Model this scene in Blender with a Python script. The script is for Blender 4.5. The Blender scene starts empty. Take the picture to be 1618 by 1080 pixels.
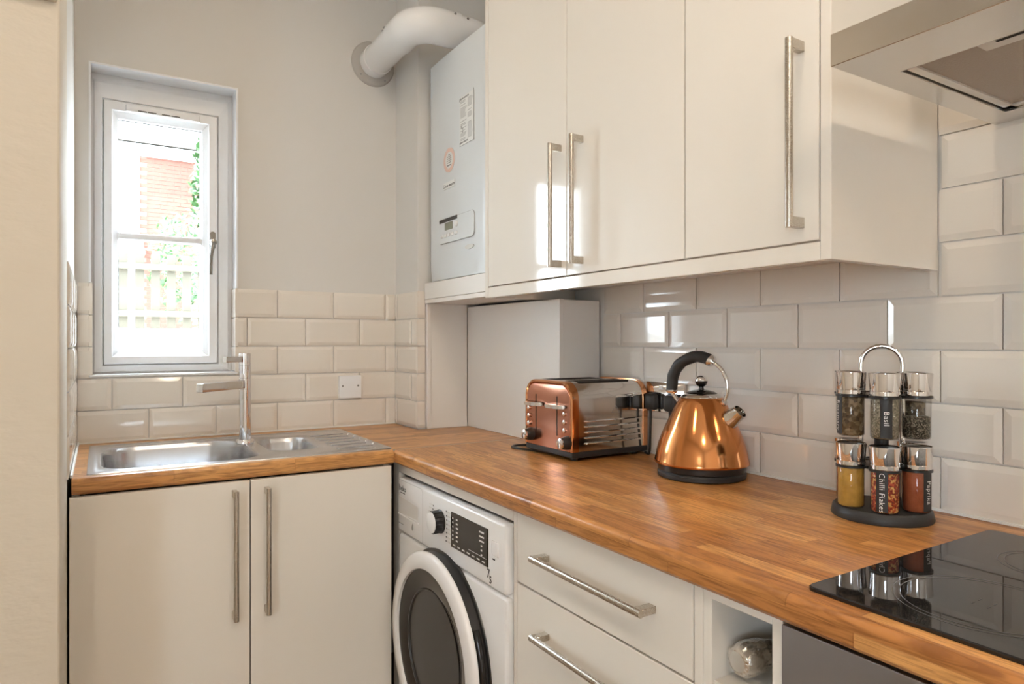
import bpy, bmesh, math, random
from mathutils import Vector, Matrix
random.seed(7)
C = bpy.context.scene.collection
SC = bpy.context.scene
PI = math.pi

# ------------------------------------------------------------------ camera
F_PX, CX_Z = 1062.0, 1.233
cam = bpy.data.cameras.new('camera'); camo = bpy.data.objects.new('camera', cam); C.objects.link(camo)
cam.sensor_fit = 'HORIZONTAL'; cam.sensor_width = 36.0; cam.lens = 36.0 * F_PX / 1618.0
cam.clip_start = 0.02; cam.clip_end = 200
camo.location = (0, 0, CX_Z)
camo.rotation_euler = (PI / 2, 0, -math.atan2(652, 1062))
SC.camera = camo
# ------------------------------------------------------------------ view
SC.view_settings.view_transform = 'Standard'; SC.view_settings.look = 'None'
SC.view_settings.exposure = 0.42; SC.view_settings.gamma = 1.0
SC.view_settings.use_curve_mapping = False
# ------------------------------------------------------------------ world + sun
w = bpy.data.worlds.new('World'); SC.world = w; w.use_nodes = True
bg = w.node_tree.nodes['Background']; bg.inputs[0].default_value = (0.78, 0.89, 1.0, 1); bg.inputs[1].default_value = 21.0
sun = bpy.data.lights.new('sun', 'SUN'); sun.energy = 22.0; sun.angle = 0.01; sun.color = (1, .95, .88)
suno = bpy.data.objects.new('sun', sun); C.objects.link(suno)
suno.rotation_euler = Vector((0.55, 0.25, -0.85)).to_track_quat('-Z', 'Y').to_euler()
DOWNLIGHTS = [(0.40, 1.70, 1.8), (0.45, 0.55, 3.7), (-0.55, 0.6, 3.4), (-0.5, -0.9, 13.5), (0.5, -0.9, 13.5)]
WARM = (1.0, 0.82, 0.62)

# ------------------------------------------------------------------ materials
MATS = {}
def newmat(name):
    m = bpy.data.materials.new(name); m.use_nodes = True; MATS[name] = m
    nt = m.node_tree; b = nt.nodes['Principled BSDF']
    return m, nt, b
def setp(b, **k):
    names = dict(color='Base Color', rough='Roughness', metal='Metallic', coat='Coat Weight', coat_r='Coat Roughness', ior='IOR',
                 trans='Transmission Weight', spec='Specular IOR Level', aniso='Anisotropic')
    for a, v in k.items():
        if a == 'color': v = (*v, 1)
        b.inputs[names[a]].default_value = v
def N(nt, t, **kw):
    n = nt.nodes.new(t)
    for k, v in kw.items(): setattr(n, k, v)
    return n
def math_n(nt, op, a, b=None):
    n = N(nt, 'ShaderNodeMath', operation=op)
    for i, v in enumerate((a, b)):
        if v is None: continue
        if isinstance(v, (int, float)): n.inputs[i].default_value = v
        else: nt.links.new(v, n.inputs[i])
    return n.outputs[0]
def plain(name, color, rough=.5, metal=0, bump=0, bscale=200, var=0, vscale=6, stretch=None, **k):
    m, nt, b = newmat(name); setp(b, color=color, rough=rough, metal=metal, **k)
    if bump or var:
        tc = N(nt, 'ShaderNodeTexCoord'); src = tc.outputs['Object']
        if stretch:
            mp = N(nt, 'ShaderNodeMapping'); mp.inputs['Scale'].default_value = stretch
            nt.links.new(src, mp.inputs[0]); src = mp.outputs[0]
    if bump:
        no = N(nt, 'ShaderNodeTexNoise'); no.inputs['Scale'].default_value = bscale; no.inputs['Detail'].default_value = 4
        nt.links.new(src, no.inputs['Vector'])
        bp = N(nt, 'ShaderNodeBump'); bp.inputs['Strength'].default_value = bump; bp.inputs['Distance'].default_value = .004
        nt.links.new(no.outputs[0], bp.inputs['Height']); nt.links.new(bp.outputs[0], b.inputs['Normal'])
    if var:
        n2 = N(nt, 'ShaderNodeTexNoise'); n2.inputs['Scale'].default_value = vscale; n2.inputs['Detail'].default_value = 5
        nt.links.new(src, n2.inputs['Vector'])
        cr = N(nt, 'ShaderNodeValToRGB')
        cr.color_ramp.elements[0].position = .3; cr.color_ramp.elements[1].position = .7
        cr.color_ramp.elements[0].color = (*[c * (1 - var) for c in color], 1)
        cr.color_ramp.elements[1].color = (*[min(1, c * (1 + var)) for c in color], 1)
        nt.links.new(n2.outputs[0], cr.inputs[0]); nt.links.new(cr.outputs[0], b.inputs['Base Color'])
    return m
def brushed(name, color, rough, stretch, var=.06, rv=.08):
    m, nt, b = newmat(name); setp(b, color=color, rough=rough, metal=1)
    tc = N(nt, 'ShaderNodeTexCoord'); mp = N(nt, 'ShaderNodeMapping'); mp.inputs['Scale'].default_value = stretch
    nt.links.new(tc.outputs['Object'], mp.inputs[0])
    no = N(nt, 'ShaderNodeTexNoise'); no.inputs['Scale'].default_value = 1; no.inputs['Detail'].default_value = 3
    nt.links.new(mp.outputs[0], no.inputs['Vector'])
    r = N(nt, 'ShaderNodeMapRange'); r.inputs[3].default_value = rough - rv; r.inputs[4].default_value = rough + rv
    nt.links.new(no.outputs[0], r.inputs[0]); nt.links.new(r.outputs[0], b.inputs['Roughness'])
    bp = N(nt, 'ShaderNodeBump'); bp.inputs['Strength'].default_value = var; bp.inputs['Distance'].default_value = .001
    nt.links.new(no.outputs[0], bp.inputs['Height']); nt.links.new(bp.outputs[0], b.inputs['Normal'])
    return m
def wood(name, along, sw=.034, sl=.30):
    """oak block laminate: printed staves running along axis `along` ('X' or 'Y')"""
    m, nt, b = newmat(name); setp(b, rough=.30, spec=.45)
    tc = N(nt, 'ShaderNodeTexCoord'); sp = N(nt, 'ShaderNodeSeparateXYZ'); nt.links.new(tc.outputs['Object'], sp.inputs[0])
    al = sp.outputs[along]; ac0 = sp.outputs['Y' if along == 'X' else 'X']
    ac = math_n(nt, 'ADD', math_n(nt, 'SUBTRACT', ac0, sp.outputs['Z']), 20.0)
    row = math_n(nt, 'FLOOR', math_n(nt, 'DIVIDE', ac, sw))
    wn = N(nt, 'ShaderNodeTexWhiteNoise', noise_dimensions='1D'); nt.links.new(row, wn.inputs['W'])
    off = math_n(nt, 'MULTIPLY', wn.outputs['Value'], 7.31)
    pos = math_n(nt, 'ADD', math_n(nt, 'DIVIDE', al, sl), off)
    idx = math_n(nt, 'FLOOR', pos)
    cb = N(nt, 'ShaderNodeCombineXYZ'); nt.links.new(row, cb.inputs[0]); nt.links.new(idx, cb.inputs[1])
    w2 = N(nt, 'ShaderNodeTexWhiteNoise', noise_dimensions='2D'); nt.links.new(cb.outputs[0], w2.inputs['Vector'])
    ramp = N(nt, 'ShaderNodeValToRGB'); e = ramp.color_ramp.elements
    e[0].position = 0; e[0].color = (.38, .155, .045, 1); e[1].position = 1; e[1].color = (.60, .31, .11, 1)
    x = e.new(.5); x.color = (.50, .23, .07, 1)
    nt.links.new(w2.outputs['Value'], ramp.inputs[0])
    # grain
    g = N(nt, 'ShaderNodeCombineXYZ')
    nt.links.new(math_n(nt, 'MULTIPLY', al, 11.0), g.inputs[0])
    nt.links.new(math_n(nt, 'MULTIPLY', ac, 120.0), g.inputs[1])
    nt.links.new(math_n(nt, 'MULTIPLY', math_n(nt, 'ADD', row, idx), 3.7), g.inputs[2])
    no = N(nt, 'ShaderNodeTexNoise'); no.inputs['Scale'].default_value = 1; no.inputs['Detail'].default_value = 6; no.inputs['Distortion'].default_value = 1.4
    nt.links.new(g.outputs[0], no.inputs['Vector'])
    gr = N(nt, 'ShaderNodeValToRGB'); gr.color_ramp.elements[0].position = .36; gr.color_ramp.elements[0].color = (.52, .45, .40, 1)
    gr.color_ramp.elements[1].position = .58; gr.color_ramp.elements[1].color = (1.12, 1.12, 1.1, 1)
    nt.links.new(no.outputs[0], gr.inputs[0])
    mx = N(nt, 'ShaderNodeMix', data_type='RGBA', blend_type='MULTIPLY'); mx.inputs[0].default_value = .8
    nt.links.new(ramp.outputs[0], mx.inputs[6]); nt.links.new(gr.outputs[0], mx.inputs[7])
    # stave seams (printed)
    fr = math_n(nt, 'FRACT', math_n(nt, 'DIVIDE', ac, sw)); fp = math_n(nt, 'FRACT', pos)
    seam = math_n(nt, 'MAXIMUM', math_n(nt, 'LESS_THAN', fr, .035), math_n(nt, 'LESS_THAN', fp, .006))
    m2 = N(nt, 'ShaderNodeMix', data_type='RGBA', blend_type='MULTIPLY')
    nt.links.new(math_n(nt, 'MULTIPLY', seam, .35), m2.inputs[0]); nt.links.new(mx.outputs[2], m2.inputs[6]); m2.inputs[7].default_value = (.45, .35, .3, 1)
    nt.links.new(m2.outputs[2], b.inputs['Base Color'])
    return m
def speckle(name, cols, scale, rough=.7):
    m, nt, b = newmat(name); setp(b, rough=rough)
    tc = N(nt, 'ShaderNodeTexCoord'); vo = N(nt, 'ShaderNodeTexVoronoi'); vo.inputs['Scale'].default_value = scale
    nt.links.new(tc.outputs['Object'], vo.inputs['Vector'])
    wn = N(nt, 'ShaderNodeSeparateColor'); nt.links.new(vo.outputs['Color'], wn.inputs[0])
    cr = N(nt, 'ShaderNodeValToRGB'); cr.color_ramp.interpolation = 'CONSTANT'
    el = cr.color_ramp.elements
    for i, c in enumerate(cols):
        p = i / len(cols)
        if i < 2: el[i].position = p; el[i].color = (*c, 1)
        else: q = el.new(p); q.color = (*c, 1)
    nt.links.new(wn.outputs[0], cr.inputs[0]); nt.links.new(cr.outputs[0], b.inputs['Base Color'])
    bp = N(nt, 'ShaderNodeBump'); bp.inputs['Strength'].default_value = .8; bp.inputs['Distance'].default_value = .002
    nt.links.new(vo.outputs['Distance'], bp.inputs['Height']); nt.links.new(bp.outputs[0], b.inputs['Normal'])
    return m
def clear(name, tint, refl, rough=.0):
    m, nt, b = newmat(name); nt.nodes.remove(b)
    out = nt.nodes['Material Output']; tr = N(nt, 'ShaderNodeBsdfTransparent'); tr.inputs[0].default_value = (*tint, 1)
    gl = N(nt, 'ShaderNodeBsdfGlossy'); gl.inputs['Roughness'].default_value = rough
    lw = N(nt, 'ShaderNodeLayerWeight'); fr_ = math_n(nt, 'ADD', math_n(nt, 'MULTIPLY', math_n(nt, 'POWER', lw.outputs['Facing'], 5.0), .85), .04)
    mx = N(nt, 'ShaderNodeMixShader')
    nt.links.new(math_n(nt, 'MULTIPLY', fr_, refl), mx.inputs[0]); nt.links.new(tr.outputs[0], mx.inputs[1]); nt.links.new(gl.outputs[0], mx.inputs[2])
    nt.links.new(mx.outputs[0], out.inputs[0])
    return m
def emit(name, col, s):
    m, nt, b = newmat(name); setp(b, color=(0, 0, 0)); b.inputs['Emission Color'].default_value = (*col, 1); b.inputs['Emission Strength'].default_value = s
    return m

plain('plaster', (.70, .685, .66), .75, bump=.10, bscale=18)
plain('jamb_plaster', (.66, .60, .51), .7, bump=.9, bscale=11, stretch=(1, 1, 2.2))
plain('ceiling_paint', (.8, .79, .77), .8, bump=.05, bscale=30)
plain('grout', (.72, .69, .65), .8)
plain('tile_glaze', (.77, .72, .655), .06, bump=.015, bscale=25)
plain('gloss_cream', (.80, .76, .70), .07, coat=.3, coat_r=.03)
plain('panel_white', (.78, .755, .72), .35)
plain('upvc', (.83, .85, .88), .28)
plain('upvc_seal', (.05, .05, .055), .6)
plain('appliance_white', (.82, .82, .83), .22)
plain('boiler_white', (.66, .69, .71), .28)
plain('flue_white', (.80, .81, .82), .25)
plain('rubber_grey', (.46, .44, .41), .65)
plain('black_plastic', (.018, .018, .019), .28)
plain('black_matt', (.02, .02, .021), .5, bump=.1, bscale=300)
plain('black_gloss', (.012, .012, .013), .06)
plain('porthole_glass', (.018, .014, .011), .04, spec=.32)
plain('hob_glass', (.012, .012, .013), .025)
plain('dark_gap', (.02, .018, .016), .9)
plain('ink', (.06, .06, .065), .6)
plain('ink_grey', (.30, .30, .30), .6)
plain('ink_white', (.80, .80, .78), .5)
plain('print_ring', (.085, .085, .085), .3)
plain('sticker_orange', (.78, .40, .28), .5)
plain('paper', (.74, .75, .74), .6)
plain('lcd', (.22, .23, .18), .2)
plain('screw_steel', (.35, .35, .35), .35, metal=1)
brushed('handle_steel', (.55, .51, .45), .27, (900, 900, 900), .03, .05)
brushed('hood_steel', (.74, .72, .69), .23, (40, 3, 700), .006, .04)
brushed('oven_steel', (.40, .44, .54), .34, (700, 5, 700), .006, .04)
brushed('sink_steel', (.56, .565, .58), .24, (700, 700, 700), .05, .08)
plain('chrome', (.84, .84, .85), .05, metal=1)
plain('chrome_soft', (.74, .72, .69), .09, metal=1)
plain('window_metal', (.30, .29, .28), .18, metal=1)
plain('gasket', (.16, .16, .165), .6)
plain('filter_mesh', (.40, .35, .30), .55, metal=.4, bump=.5, bscale=500)
plain('alu_trim', (.66, .65, .62), .35, metal=.6)
plain('copper', (.70, .29, .105), .14, metal=1, bump=.012, bscale=14, var=.05)
plain('copper_rose', (.55, .25, .165), .2, metal=1)
plain('copper_trim', (.70, .34, .17), .15, metal=1)
plain('foil', (.80, .79, .77), .22, metal=1, bump=1.0, bscale=90)
plain('bottle_glass', (.30, .31, .29), .12, coat=.4)
clear('window_glass', (.97, .985, .98), .8)
clear('jar_glass', (.90, .90, .89), .9, .02)
wood('oak_block_y', 'Y'); wood('oak_block_x', 'X')
plain('floor_wood', (.36, .27, .19), .45, bump=.1, bscale=40, var=.2, vscale=4)
speckle('spice_leaf', [(.13, .09, .045), (.20, .145, .08), (.08, .055, .03), (.25, .19, .11)], 160)
speckle('spice_basil', [(.30, .28, .21), (.20, .19, .13), (.42, .38, .29)], 420)
speckle('spice_pepper', [(.06, .055, .045), (.13, .12, .09), (.03, .03, .025), (.25, .22, .17)], 520)
speckle('spice_chilli', [(.32, .035, .012), (.55, .09, .03), (.75, .42, .12), (.22, .02, .01)], 330)
plain('spice_curry', (.52, .30, .055), .9, bump=.3, bscale=250, var=.15, vscale=60)
plain('spice_paprika', (.36, .09, .035), .9, bump=.3, bscale=250, var=.15, vscale=60)
# exterior
plain('render_white', (.82, .80, .77), .8)
plain('brick_red', (.125, .044, .030), .85, var=.12, vscale=20)
plain('mortar', (.16, .11, .09), .9)
plain('roof_tile', (.10, .09, .08), .8, var=.15, vscale=10)
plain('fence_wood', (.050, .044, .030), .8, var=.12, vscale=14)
plain('leaf_green', (.028, .075, .02), .6, var=.3, vscale=8)
plain('bark', (.22, .16, .11), .85)
plain('paving', (.48, .46, .43), .85, var=.06, vscale=5)
plain('pane_dark', (.30, .34, .38), .05)
emit('lamp_glow', WARM, 12)

# ------------------------------------------------------------------ mesh helpers
def finish(name, bm, mat, parent=None, smooth=None, kind=None, loc=None):
    me = bpy.data.meshes.new(name); bm.normal_update(); bm.to_mesh(me); bm.free()
    return link(name, me, mat, parent, smooth, kind)
def link(name, me, mat, parent=None, smooth=None, kind=None):
    if mat and not me.materials: me.materials.append(MATS[mat])
    if smooth is not None:
        for p in me.polygons: p.use_smooth = True
        me.set_sharp_from_angle(angle=math.radians(smooth))
    o = bpy.data.objects.new(name, me); C.objects.link(o)
    if parent: o.parent = parent
    if kind: o['kind'] = kind
    return o
def bx(bm, x0, x1, y0, y1, z0, z1, bev=0, seg=2):
    r = bmesh.ops.create_cube(bm, size=1)
    vs = r['verts']
    bmesh.ops.scale(bm, vec=(x1 - x0, y1 - y0, z1 - z0), verts=vs)
    bmesh.ops.translate(bm, vec=((x0 + x1) / 2, (y0 + y1) / 2, (z0 + z1) / 2), verts=vs)
    if bev:
        es = list({e for v in vs for e in v.link_edges})
        bmesh.ops.bevel(bm, geom=es, offset=bev, segments=seg, affect='EDGES', profile=.5)
    return bm
def box(name, mat, parent, dims, bev=0, seg=2, smooth=None, kind=None):
    bm = bmesh.new(); bx(bm, *dims, bev, seg)
    return finish(name, bm, mat, parent, smooth if smooth is not None else (20 if bev else None), kind)
def boxes(name, mat, parent, lst, bev=0, seg=2, kind=None):
    bm = bmesh.new()
    for d in lst: bx(bm, *d, bev, seg)
    return finish(name, bm, mat, parent, 20 if bev else None, kind)
def frame_of(axis):
    a = Vector(axis).normalized()
    t = Vector((0, 0, 1)) if abs(a.z) < .9 else Vector((1, 0, 0))
    u = t.cross(a).normalized(); v = a.cross(u)
    return a, u, v
def rings(bm, loops, close=True, cap0=True, cap1=True):
    vl = [[bm.verts.new(p) for p in l] for l in loops]
    n = len(vl[0])
    for a, b in zip(vl, vl[1:]):
        for i in range(n if close else n - 1):
            j = (i + 1) % n
            bm.faces.new((a[i], a[j], b[j], b[i]))
    if cap0: bm.faces.new(list(reversed(vl[0])))
    if cap1: bm.faces.new(vl[-1])
    return vl
def lathe(bm, prof, origin=(0, 0, 0), axis=(0, 0, 1), seg=48, cap0=True, cap1=True):
    a, u, v = frame_of(axis); o = Vector(origin)
    loops = []
    for r, h in prof:
        r = max(r, 1e-5)
        loops.append([o + a * h + (u * math.cos(2 * PI * i / seg) + v * math.sin(2 * PI * i / seg)) * r for i in range(seg)])
    rings(bm, loops, True, cap0, cap1)
    return bm
def spline(pts, n=8):
    P = [Vector(p) for p in pts]; out = []
    for i in range(len(P) - 1):
        p0 = P[max(i - 1, 0)]; p1 = P[i]; p2 = P[i + 1]; p3 = P[min(i + 2, len(P) - 1)]
        for k in range(n):
            t = k / n
            out.append(.5 * ((2 * p1) + (p2 - p0) * t + (2 * p0 - 5 * p1 + 4 * p2 - p3) * t * t + (3 * p1 - p0 - 3 * p2 + p3) * t ** 3))
    out.append(P[-1]); return out
def tube(bm, pts, r, seg=14, cap=True):
    P = [Vector(p) for p in pts]; rs = r if isinstance(r, (list, tuple)) else [r] * len(P)
    t0 = (P[1] - P[0]).normalized(); _, u, v = frame_of(t0); loops = []
    for i, p in enumerate(P):
        t = (P[min(i + 1, len(P) - 1)] - P[max(i - 1, 0)]).normalized()
        u = (u - t * u.dot(t)).normalized(); v = t.cross(u)
        loops.append([p + (u * math.cos(2 * PI * k / seg) + v * math.sin(2 * PI * k / seg)) * rs[i] for k in range(seg)])
    rings(bm, loops, True, cap, cap)
    return bm
def prism(bm, poly, ext, to3d):
    """poly of 2D points extruded between ext[0] and ext[1]; to3d(a,b,e)->xyz"""
    rings(bm, [[to3d(a, b, e) for a, b in poly] for e in ext])
    return bm
def rrect(x0, x1, y0, y1, r, n=6):
    r = min(r, (x1 - x0) / 2 - 1e-4, (y1 - y0) / 2 - 1e-4); out = []
    for cx, cy, a0 in ((x1 - r, y1 - r, 0), (x0 + r, y1 - r, PI / 2), (x0 + r, y0 + r, PI), (x1 - r, y0 + r, 1.5 * PI)):
        for k in range(n + 1):
            a = a0 + PI / 2 * k / n; out.append((cx + r * math.cos(a), cy + r * math.sin(a)))
    return out
def fix(bm):
    bmesh.ops.recalc_face_normals(bm, faces=bm.faces); return bm
def thing(name, label, cat, loc=(0, 0, 0), group=None):
    o = bpy.data.objects.new(name, None); C.objects.link(o); o.location = loc; o.empty_display_size = .05
    return tag(o, label, cat, group)
def tag(o, label, cat, group=None):
    o['label'] = label; o['category'] = cat
    if group: o['group'] = group
    return o
def setting(o):
    o['kind'] = 'structure'; return o
def put(o, parent):
    """parent keeping world coordinates (parents are unrotated empties)"""
    o.parent = parent; o.matrix_parent_inverse = Matrix.Translation(-Vector(parent.location)); return o
MX_LEFT = Matrix(((0, 0, -1), (-1, 0, 0), (0, 1, 0)))     # text on a face looking to -X
MX_FRONT = Matrix(((1, 0, 0), (0, 0, -1), (0, 1, 0)))     # text on a face looking to -Y
def text_mesh(s, size, align='CENTER', ext=.0002):
    cu = bpy.data.curves.new('text', 'FONT'); cu.body = s; cu.size = size; cu.align_x = align; cu.align_y = 'CENTER'
    cu.resolution_u = 3; cu.extrude = ext; cu.space_character = 1.12
    o = bpy.data.objects.new('text', cu); C.objects.link(o)
    dg = bpy.context.evaluated_depsgraph_get(); dg.update()
    me = bpy.data.meshes.new_from_object(o.evaluated_get(dg))
    bpy.data.objects.remove(o); bpy.data.curves.remove(cu)
    me.materials.clear()
    return me
def text(name, s, size, mat, parent, loc, rot=MX_LEFT, align='CENTER', sx=1.0, shear=0.0):
    me = text_mesh(s, size, align)
    for v in me.vertices:
        c = v.co; v.co = rot @ Vector((c.x * sx + shear * c.y, c.y, c.z)) + Vector(loc)
    return link(name, me, mat, parent)

# ================================================================== SETTING
XR, YB = 1.365, 2.518          # tile faces of the right and of the window wall
TW, TH, GR = .2055, .102, .003
ZC = 2.75
XW, YW = XR + .008, YB + .008  # plaster / grout faces
XL = -.063
floor = setting(box('floor', 'floor_wood', None, (-1.75, 1.5, -2.3, 2.8, -.1, 0)))
ceiling = setting(box('ceiling', 'ceiling_paint', None, (-1.75, 1.5, -2.3, 2.8, ZC, ZC + .12)))
wall_right = setting(box('wall_right', 'grout', None, (XW, 1.55, -2.3, 2.8, 0, ZC)))
# window wall with its opening
WX0, WX1, WZ0, WZ1 = -.029, .416, 1.120, 2.125
wall_back = setting(boxes('wall_back', 'plaster', None, [
    (-.35, WX0, YW, 2.80, 0, ZC), (WX1, 1.55, YW, 2.80, 0, ZC), (WX0, WX1, YW, 2.80, 0, WZ0), (WX0, WX1, YW, 2.80, WZ1, ZC)]))
wall_left = setting(box('wall_left', 'plaster', None, (-.35, XL - .004, 1.86, 2.80, 0, ZC)))
# thick partition whose end forms the jamb at the left edge of the view
wall_partition = setting(box('wall_partition', 'jamb_plaster', None, (-1.75, XL - .001, 1.555, 1.87, 0, ZC), .008, 3))
trim_1 = setting(box('trim_1', 'jamb_plaster', None, (-1.75, -.068, 1.535, 1.56, 1.882, 1.95), .006, 2))
wall_far_left = setting(boxes('wall_far_left', 'plaster', None, [(-1.87, -1.75, -2.3, -1.6, 0, ZC), (-1.87, -1.75, -.9, 1.9, 0, ZC), (-1.87, -1.75, -1.6, -.9, 0, .9), (-1.87, -1.75, -1.6, -.9, 1.8, ZC)]))  # opening holds the added fill window
added_fill_window = setting(boxes('added_fill_window', 'upvc', None, [(-1.83, -1.77, -1.6, -1.55, .9, 1.8), (-1.83, -1.77, -.95, -.9, .9, 1.8), (-1.83, -1.77, -1.55, -.95, .9, .95), (-1.83, -1.77, -1.55, -.95, 1.75, 1.8)], .004, 2))  # unseen window added behind the camera to let in sky light as soft fill
box('pane', 'window_glass', added_fill_window, (-1.802, -1.798, -1.55, -.95, .95, 1.75))
wall_rear = setting(box('wall_rear', 'plaster', None, (-1.87, 1.55, -2.42, -2.3, 0, ZC)))
# boxed-in chase in the corner
wall_chase = setting(box('wall_chase', 'plaster', None, (1.008, XW, 2.308, YW, 0, ZC)))

def tile_mesh(w_, h_, cl, cr, cb, ct):
    bm = bmesh.new(); b = .0125; e = .0050; t = .008
    def lp(i, z, full=False):
        l = i if not cl else 0; r = i if not cr else 0; bo = i if not cb else 0; to = i if not ct else 0
        l = min(l, w_ * .3); r = min(r, w_ * .3); bo = min(bo, h_ * .3); to = min(to, h_ * .3)
        return [(l, bo, z), (w_ - r, bo, z), (w_ - r, h_ - to, z), (l, h_ - to, z)]
    def zl(base, top):   # cut sides stay at full height
        p = lp(0, top); return p
    rings(bm, [lp(0, -.002), lp(0, e), lp(b, t)], True, True, True)
    if cl or cr or cb or ct:   # a cut edge shows the full thickness
        for v in bm.verts:
            if abs(v.co.z - e) < 1e-6:
                oncut = (cl and v.co.x < 1e-6 and not ((not cb and v.co.y < 1e-6) or (not ct and v.co.y > h_ - 1e-6))) or \
                        (cr and v.co.x > w_ - 1e-6 and not ((not cb and v.co.y < 1e-6) or (not ct and v.co.y > h_ - 1e-6)))
                if oncut: v.co.z = t - .0002
    fix(bm)
    me = bpy.data.meshes.new('tile'); bm.to_mesh(me); bm.free(); me.materials.append(MATS['tile_glaze'])
    return me
TILE_CACHE = {}
def tile(parent, org, mu, mv, mn, u0, u1, v0, v1, cuts):
    key = (round(u1 - u0, 4), round(v1 - v0, 4), cuts)
    if key not in TILE_CACHE: TILE_CACHE[key] = tile_mesh(u1 - u0, v1 - v0, *cuts)
    o = bpy.data.objects.new('tile', TILE_CACHE[key]); C.objects.link(o); o.parent = parent
    p = Vector(org) + Vector(mu) * u0 + Vector(mv) * v0
    M = Matrix((Vector(mu), Vector(mv), Vector(mn))).transposed().to_4x4(); M.translation = p
    jit = Matrix.Rotation(random.uniform(-.004, .004), 4, 'X') @ Matrix.Rotation(random.uniform(-.003, .003), 4, 'Y')
    o.matrix_local = M @ jit
    return o
def tile_field(parent, org, mu, mv, mn, u0, u1, rows, joints, holes=()):
    """rows: (v0,v1,parity); joints: offset of a joint for each parity; holes: (u0,u1,v0,v1) left free"""
    for v0, v1, par in rows:
        k0 = math.floor((u0 - joints[par]) / TW) - 1; a = joints[par] + k0 * TW
        while a < u1:
            segs = [(max(a, u0), min(a + TW, u1))]
            for (h0, h1, g0, g1) in holes:
                if v0 < g1 - .004 and v1 > g0 + .004:
                    ns = []
                    for s0, s1 in segs:
                        if s1 <= h0 or s0 >= h1: ns.append((s0, s1)); continue
                        if g0 > v0 + .004 or g1 < v1 - .004:      # hole cuts the row part way: keep a strip
                            if g0 - v0 > .01: extra.append((max(s0, h0), min(s1, h1), v0, g0))
                            if v1 - g1 > .01: extra.append((max(s0, h0), min(s1, h1), g1, v1))
                        if s0 < h0: ns.append((s0, h0))
                        if s1 > h1: ns.append((h1, s1))
                    segs = ns
            for s0, s1 in segs:
                if s1 - s0 < .006: continue
                c = (abs(s0 - a) > 1e-4, abs(s1 - a - TW) > 1e-4, False, False)
                tile(parent, org, mu, mv, mn, s0 + GR / 2, s1 - GR / 2, v0 + GR / 2, v1 - GR / 2, c)
            a += TW
        while extra:
            e0, e1, f0, f1 = extra.pop()
            if e1 - e0 > .006: tile(parent, org, mu, mv, mn, e0 + GR / 2, e1 - GR / 2, f0 + GR / 2, f1 - GR / 2, (False, False, False, True))
extra = []
ROWS = [(.912 + TH * k, .912 + TH * (k + 1), k % 2) for k in range(9)]
# right wall: u runs towards the camera (-y), measured from y = 0
tile_field(wall_right, (XW, 0, 0), (0, -1, 0), (0, 0, 1), (-1, 0, 0), -1.669, .02, ROWS[:8], {0: -1.076, 1: -.972},
           holes=[(-1.84, -.669, 1.41, 2.2), (-1.462, -1.314, 1.034, 1.120)])
# window wall: u = x
tile_field(wall_back, (0, YW, 0), (1, 0, 0), (0, 0, 1), (0, -1, 0), -.060, 1.002, ROWS[:5], {0: .3445, 1: .4455},
           holes=[(WX0 + .012, WX1 - .011, WZ0, 2.3)])
# chase side and front
tile_field(wall_chase, (1.008, 0, 0), (0, -1, 0), (0, 0, 1), (-1, 0, 0), -YB, -2.300, ROWS[:5], {0: -2.30, 1: -2.36})
tile_field(wall_chase, (0, 2.308, 0), (1, 0, 0), (0, 0, 1), (0, -1, 0), 1.001, 1.034, ROWS[:5], {0: .9, 1: .9})
# left wall
tile_field(wall_left, (XL - .004, 0, 0), (0, 1, 0), (0, 0, 1), (1, 0, 0), 1.872, YB, ROWS[:5], {0: 1.862, 1: 1.96})
# tiled lower part of the window reveal
for sx, xx in ((1, WX0), (-1, WX1)):
    for v0, v1 in ((1.130, 1.216), (1.218, 1.318), (1.320, 1.421)):
        x0, x1 = (xx, xx + .010) if sx > 0 else (xx - .010, xx)
        o = box('tile', 'tile_glaze', wall_back, (x0, x1, YB, 2.602, v0, v1), .0012, 1)
boxes('reveal_lining', 'upvc', wall_back, [(WX0, WX0 + .006, YW - .0075, 2.604, 1.4225, WZ1), (WX1 - .006, WX1, YW - .0075, 2.604, 1.4225, WZ1), (WX0 + .006, WX1 - .006, YW - .0075, 2.604, WZ1 - .006, WZ1)])
boxes('sealant', 'ink_white', wall_back, [(-.055, 1.0, YB - .004, YB + .004, .9105, .915)])
boxes('sealant', 'ink_white', wall_right, [(XR - .004, XR + .004, -.06, 1.668, .9105, .915)])
box('sealant', 'ink_white', wall_left, (XL + .004, XL + .009, 1.90, YB, .9105, .918))

# ------------------------------------------------------------------ window
win = thing('window_1', 'white plastic casement window with glazing bar above the sink', 'window', (.19, 2.6, WZ0)); del win['category']; setting(win)
def ring_profile(bm, x0, x1, z0, z1, wl, wr, wb, wt, prof):
    loops = []
    for fr, y in prof:
        a, b, c, d = x0 + wl * fr, x1 - wr * fr, z0 + wb * fr, z1 - wt * fr
        loops.append([(a, y, c), (b, y, c), (b, y, d), (a, y, d)])
    loops.append(loops[0]); rings(bm, loops, True, False, False); bmesh.ops.remove_doubles(bm, verts=bm.verts, dist=1e-6); fix(bm)
bm = bmesh.new(); ring_profile(bm, -.0285, .4155, 1.1205, 2.1245, .038, .055, .036, .09, [(0, 2.68), (0, 2.606), (.28, 2.602), (.40, 2.596), (.96, 2.592), (1, 2.597), (1, 2.68)])
put(finish('frame', bm, 'upvc', None), win)
bm = bmesh.new(); ring_profile(bm, .0115, .3585, 1.1585, 2.0325, .0425, .0495, .045, .054, [(0, 2.665), (0, 2.588), (.07, 2.584), (.56, 2.584), (.62, 2.589), (.97, 2.604), (1, 2.607), (1, 2.665)])
sash = put(finish('sash', bm, 'upvc', None), win)
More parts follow.
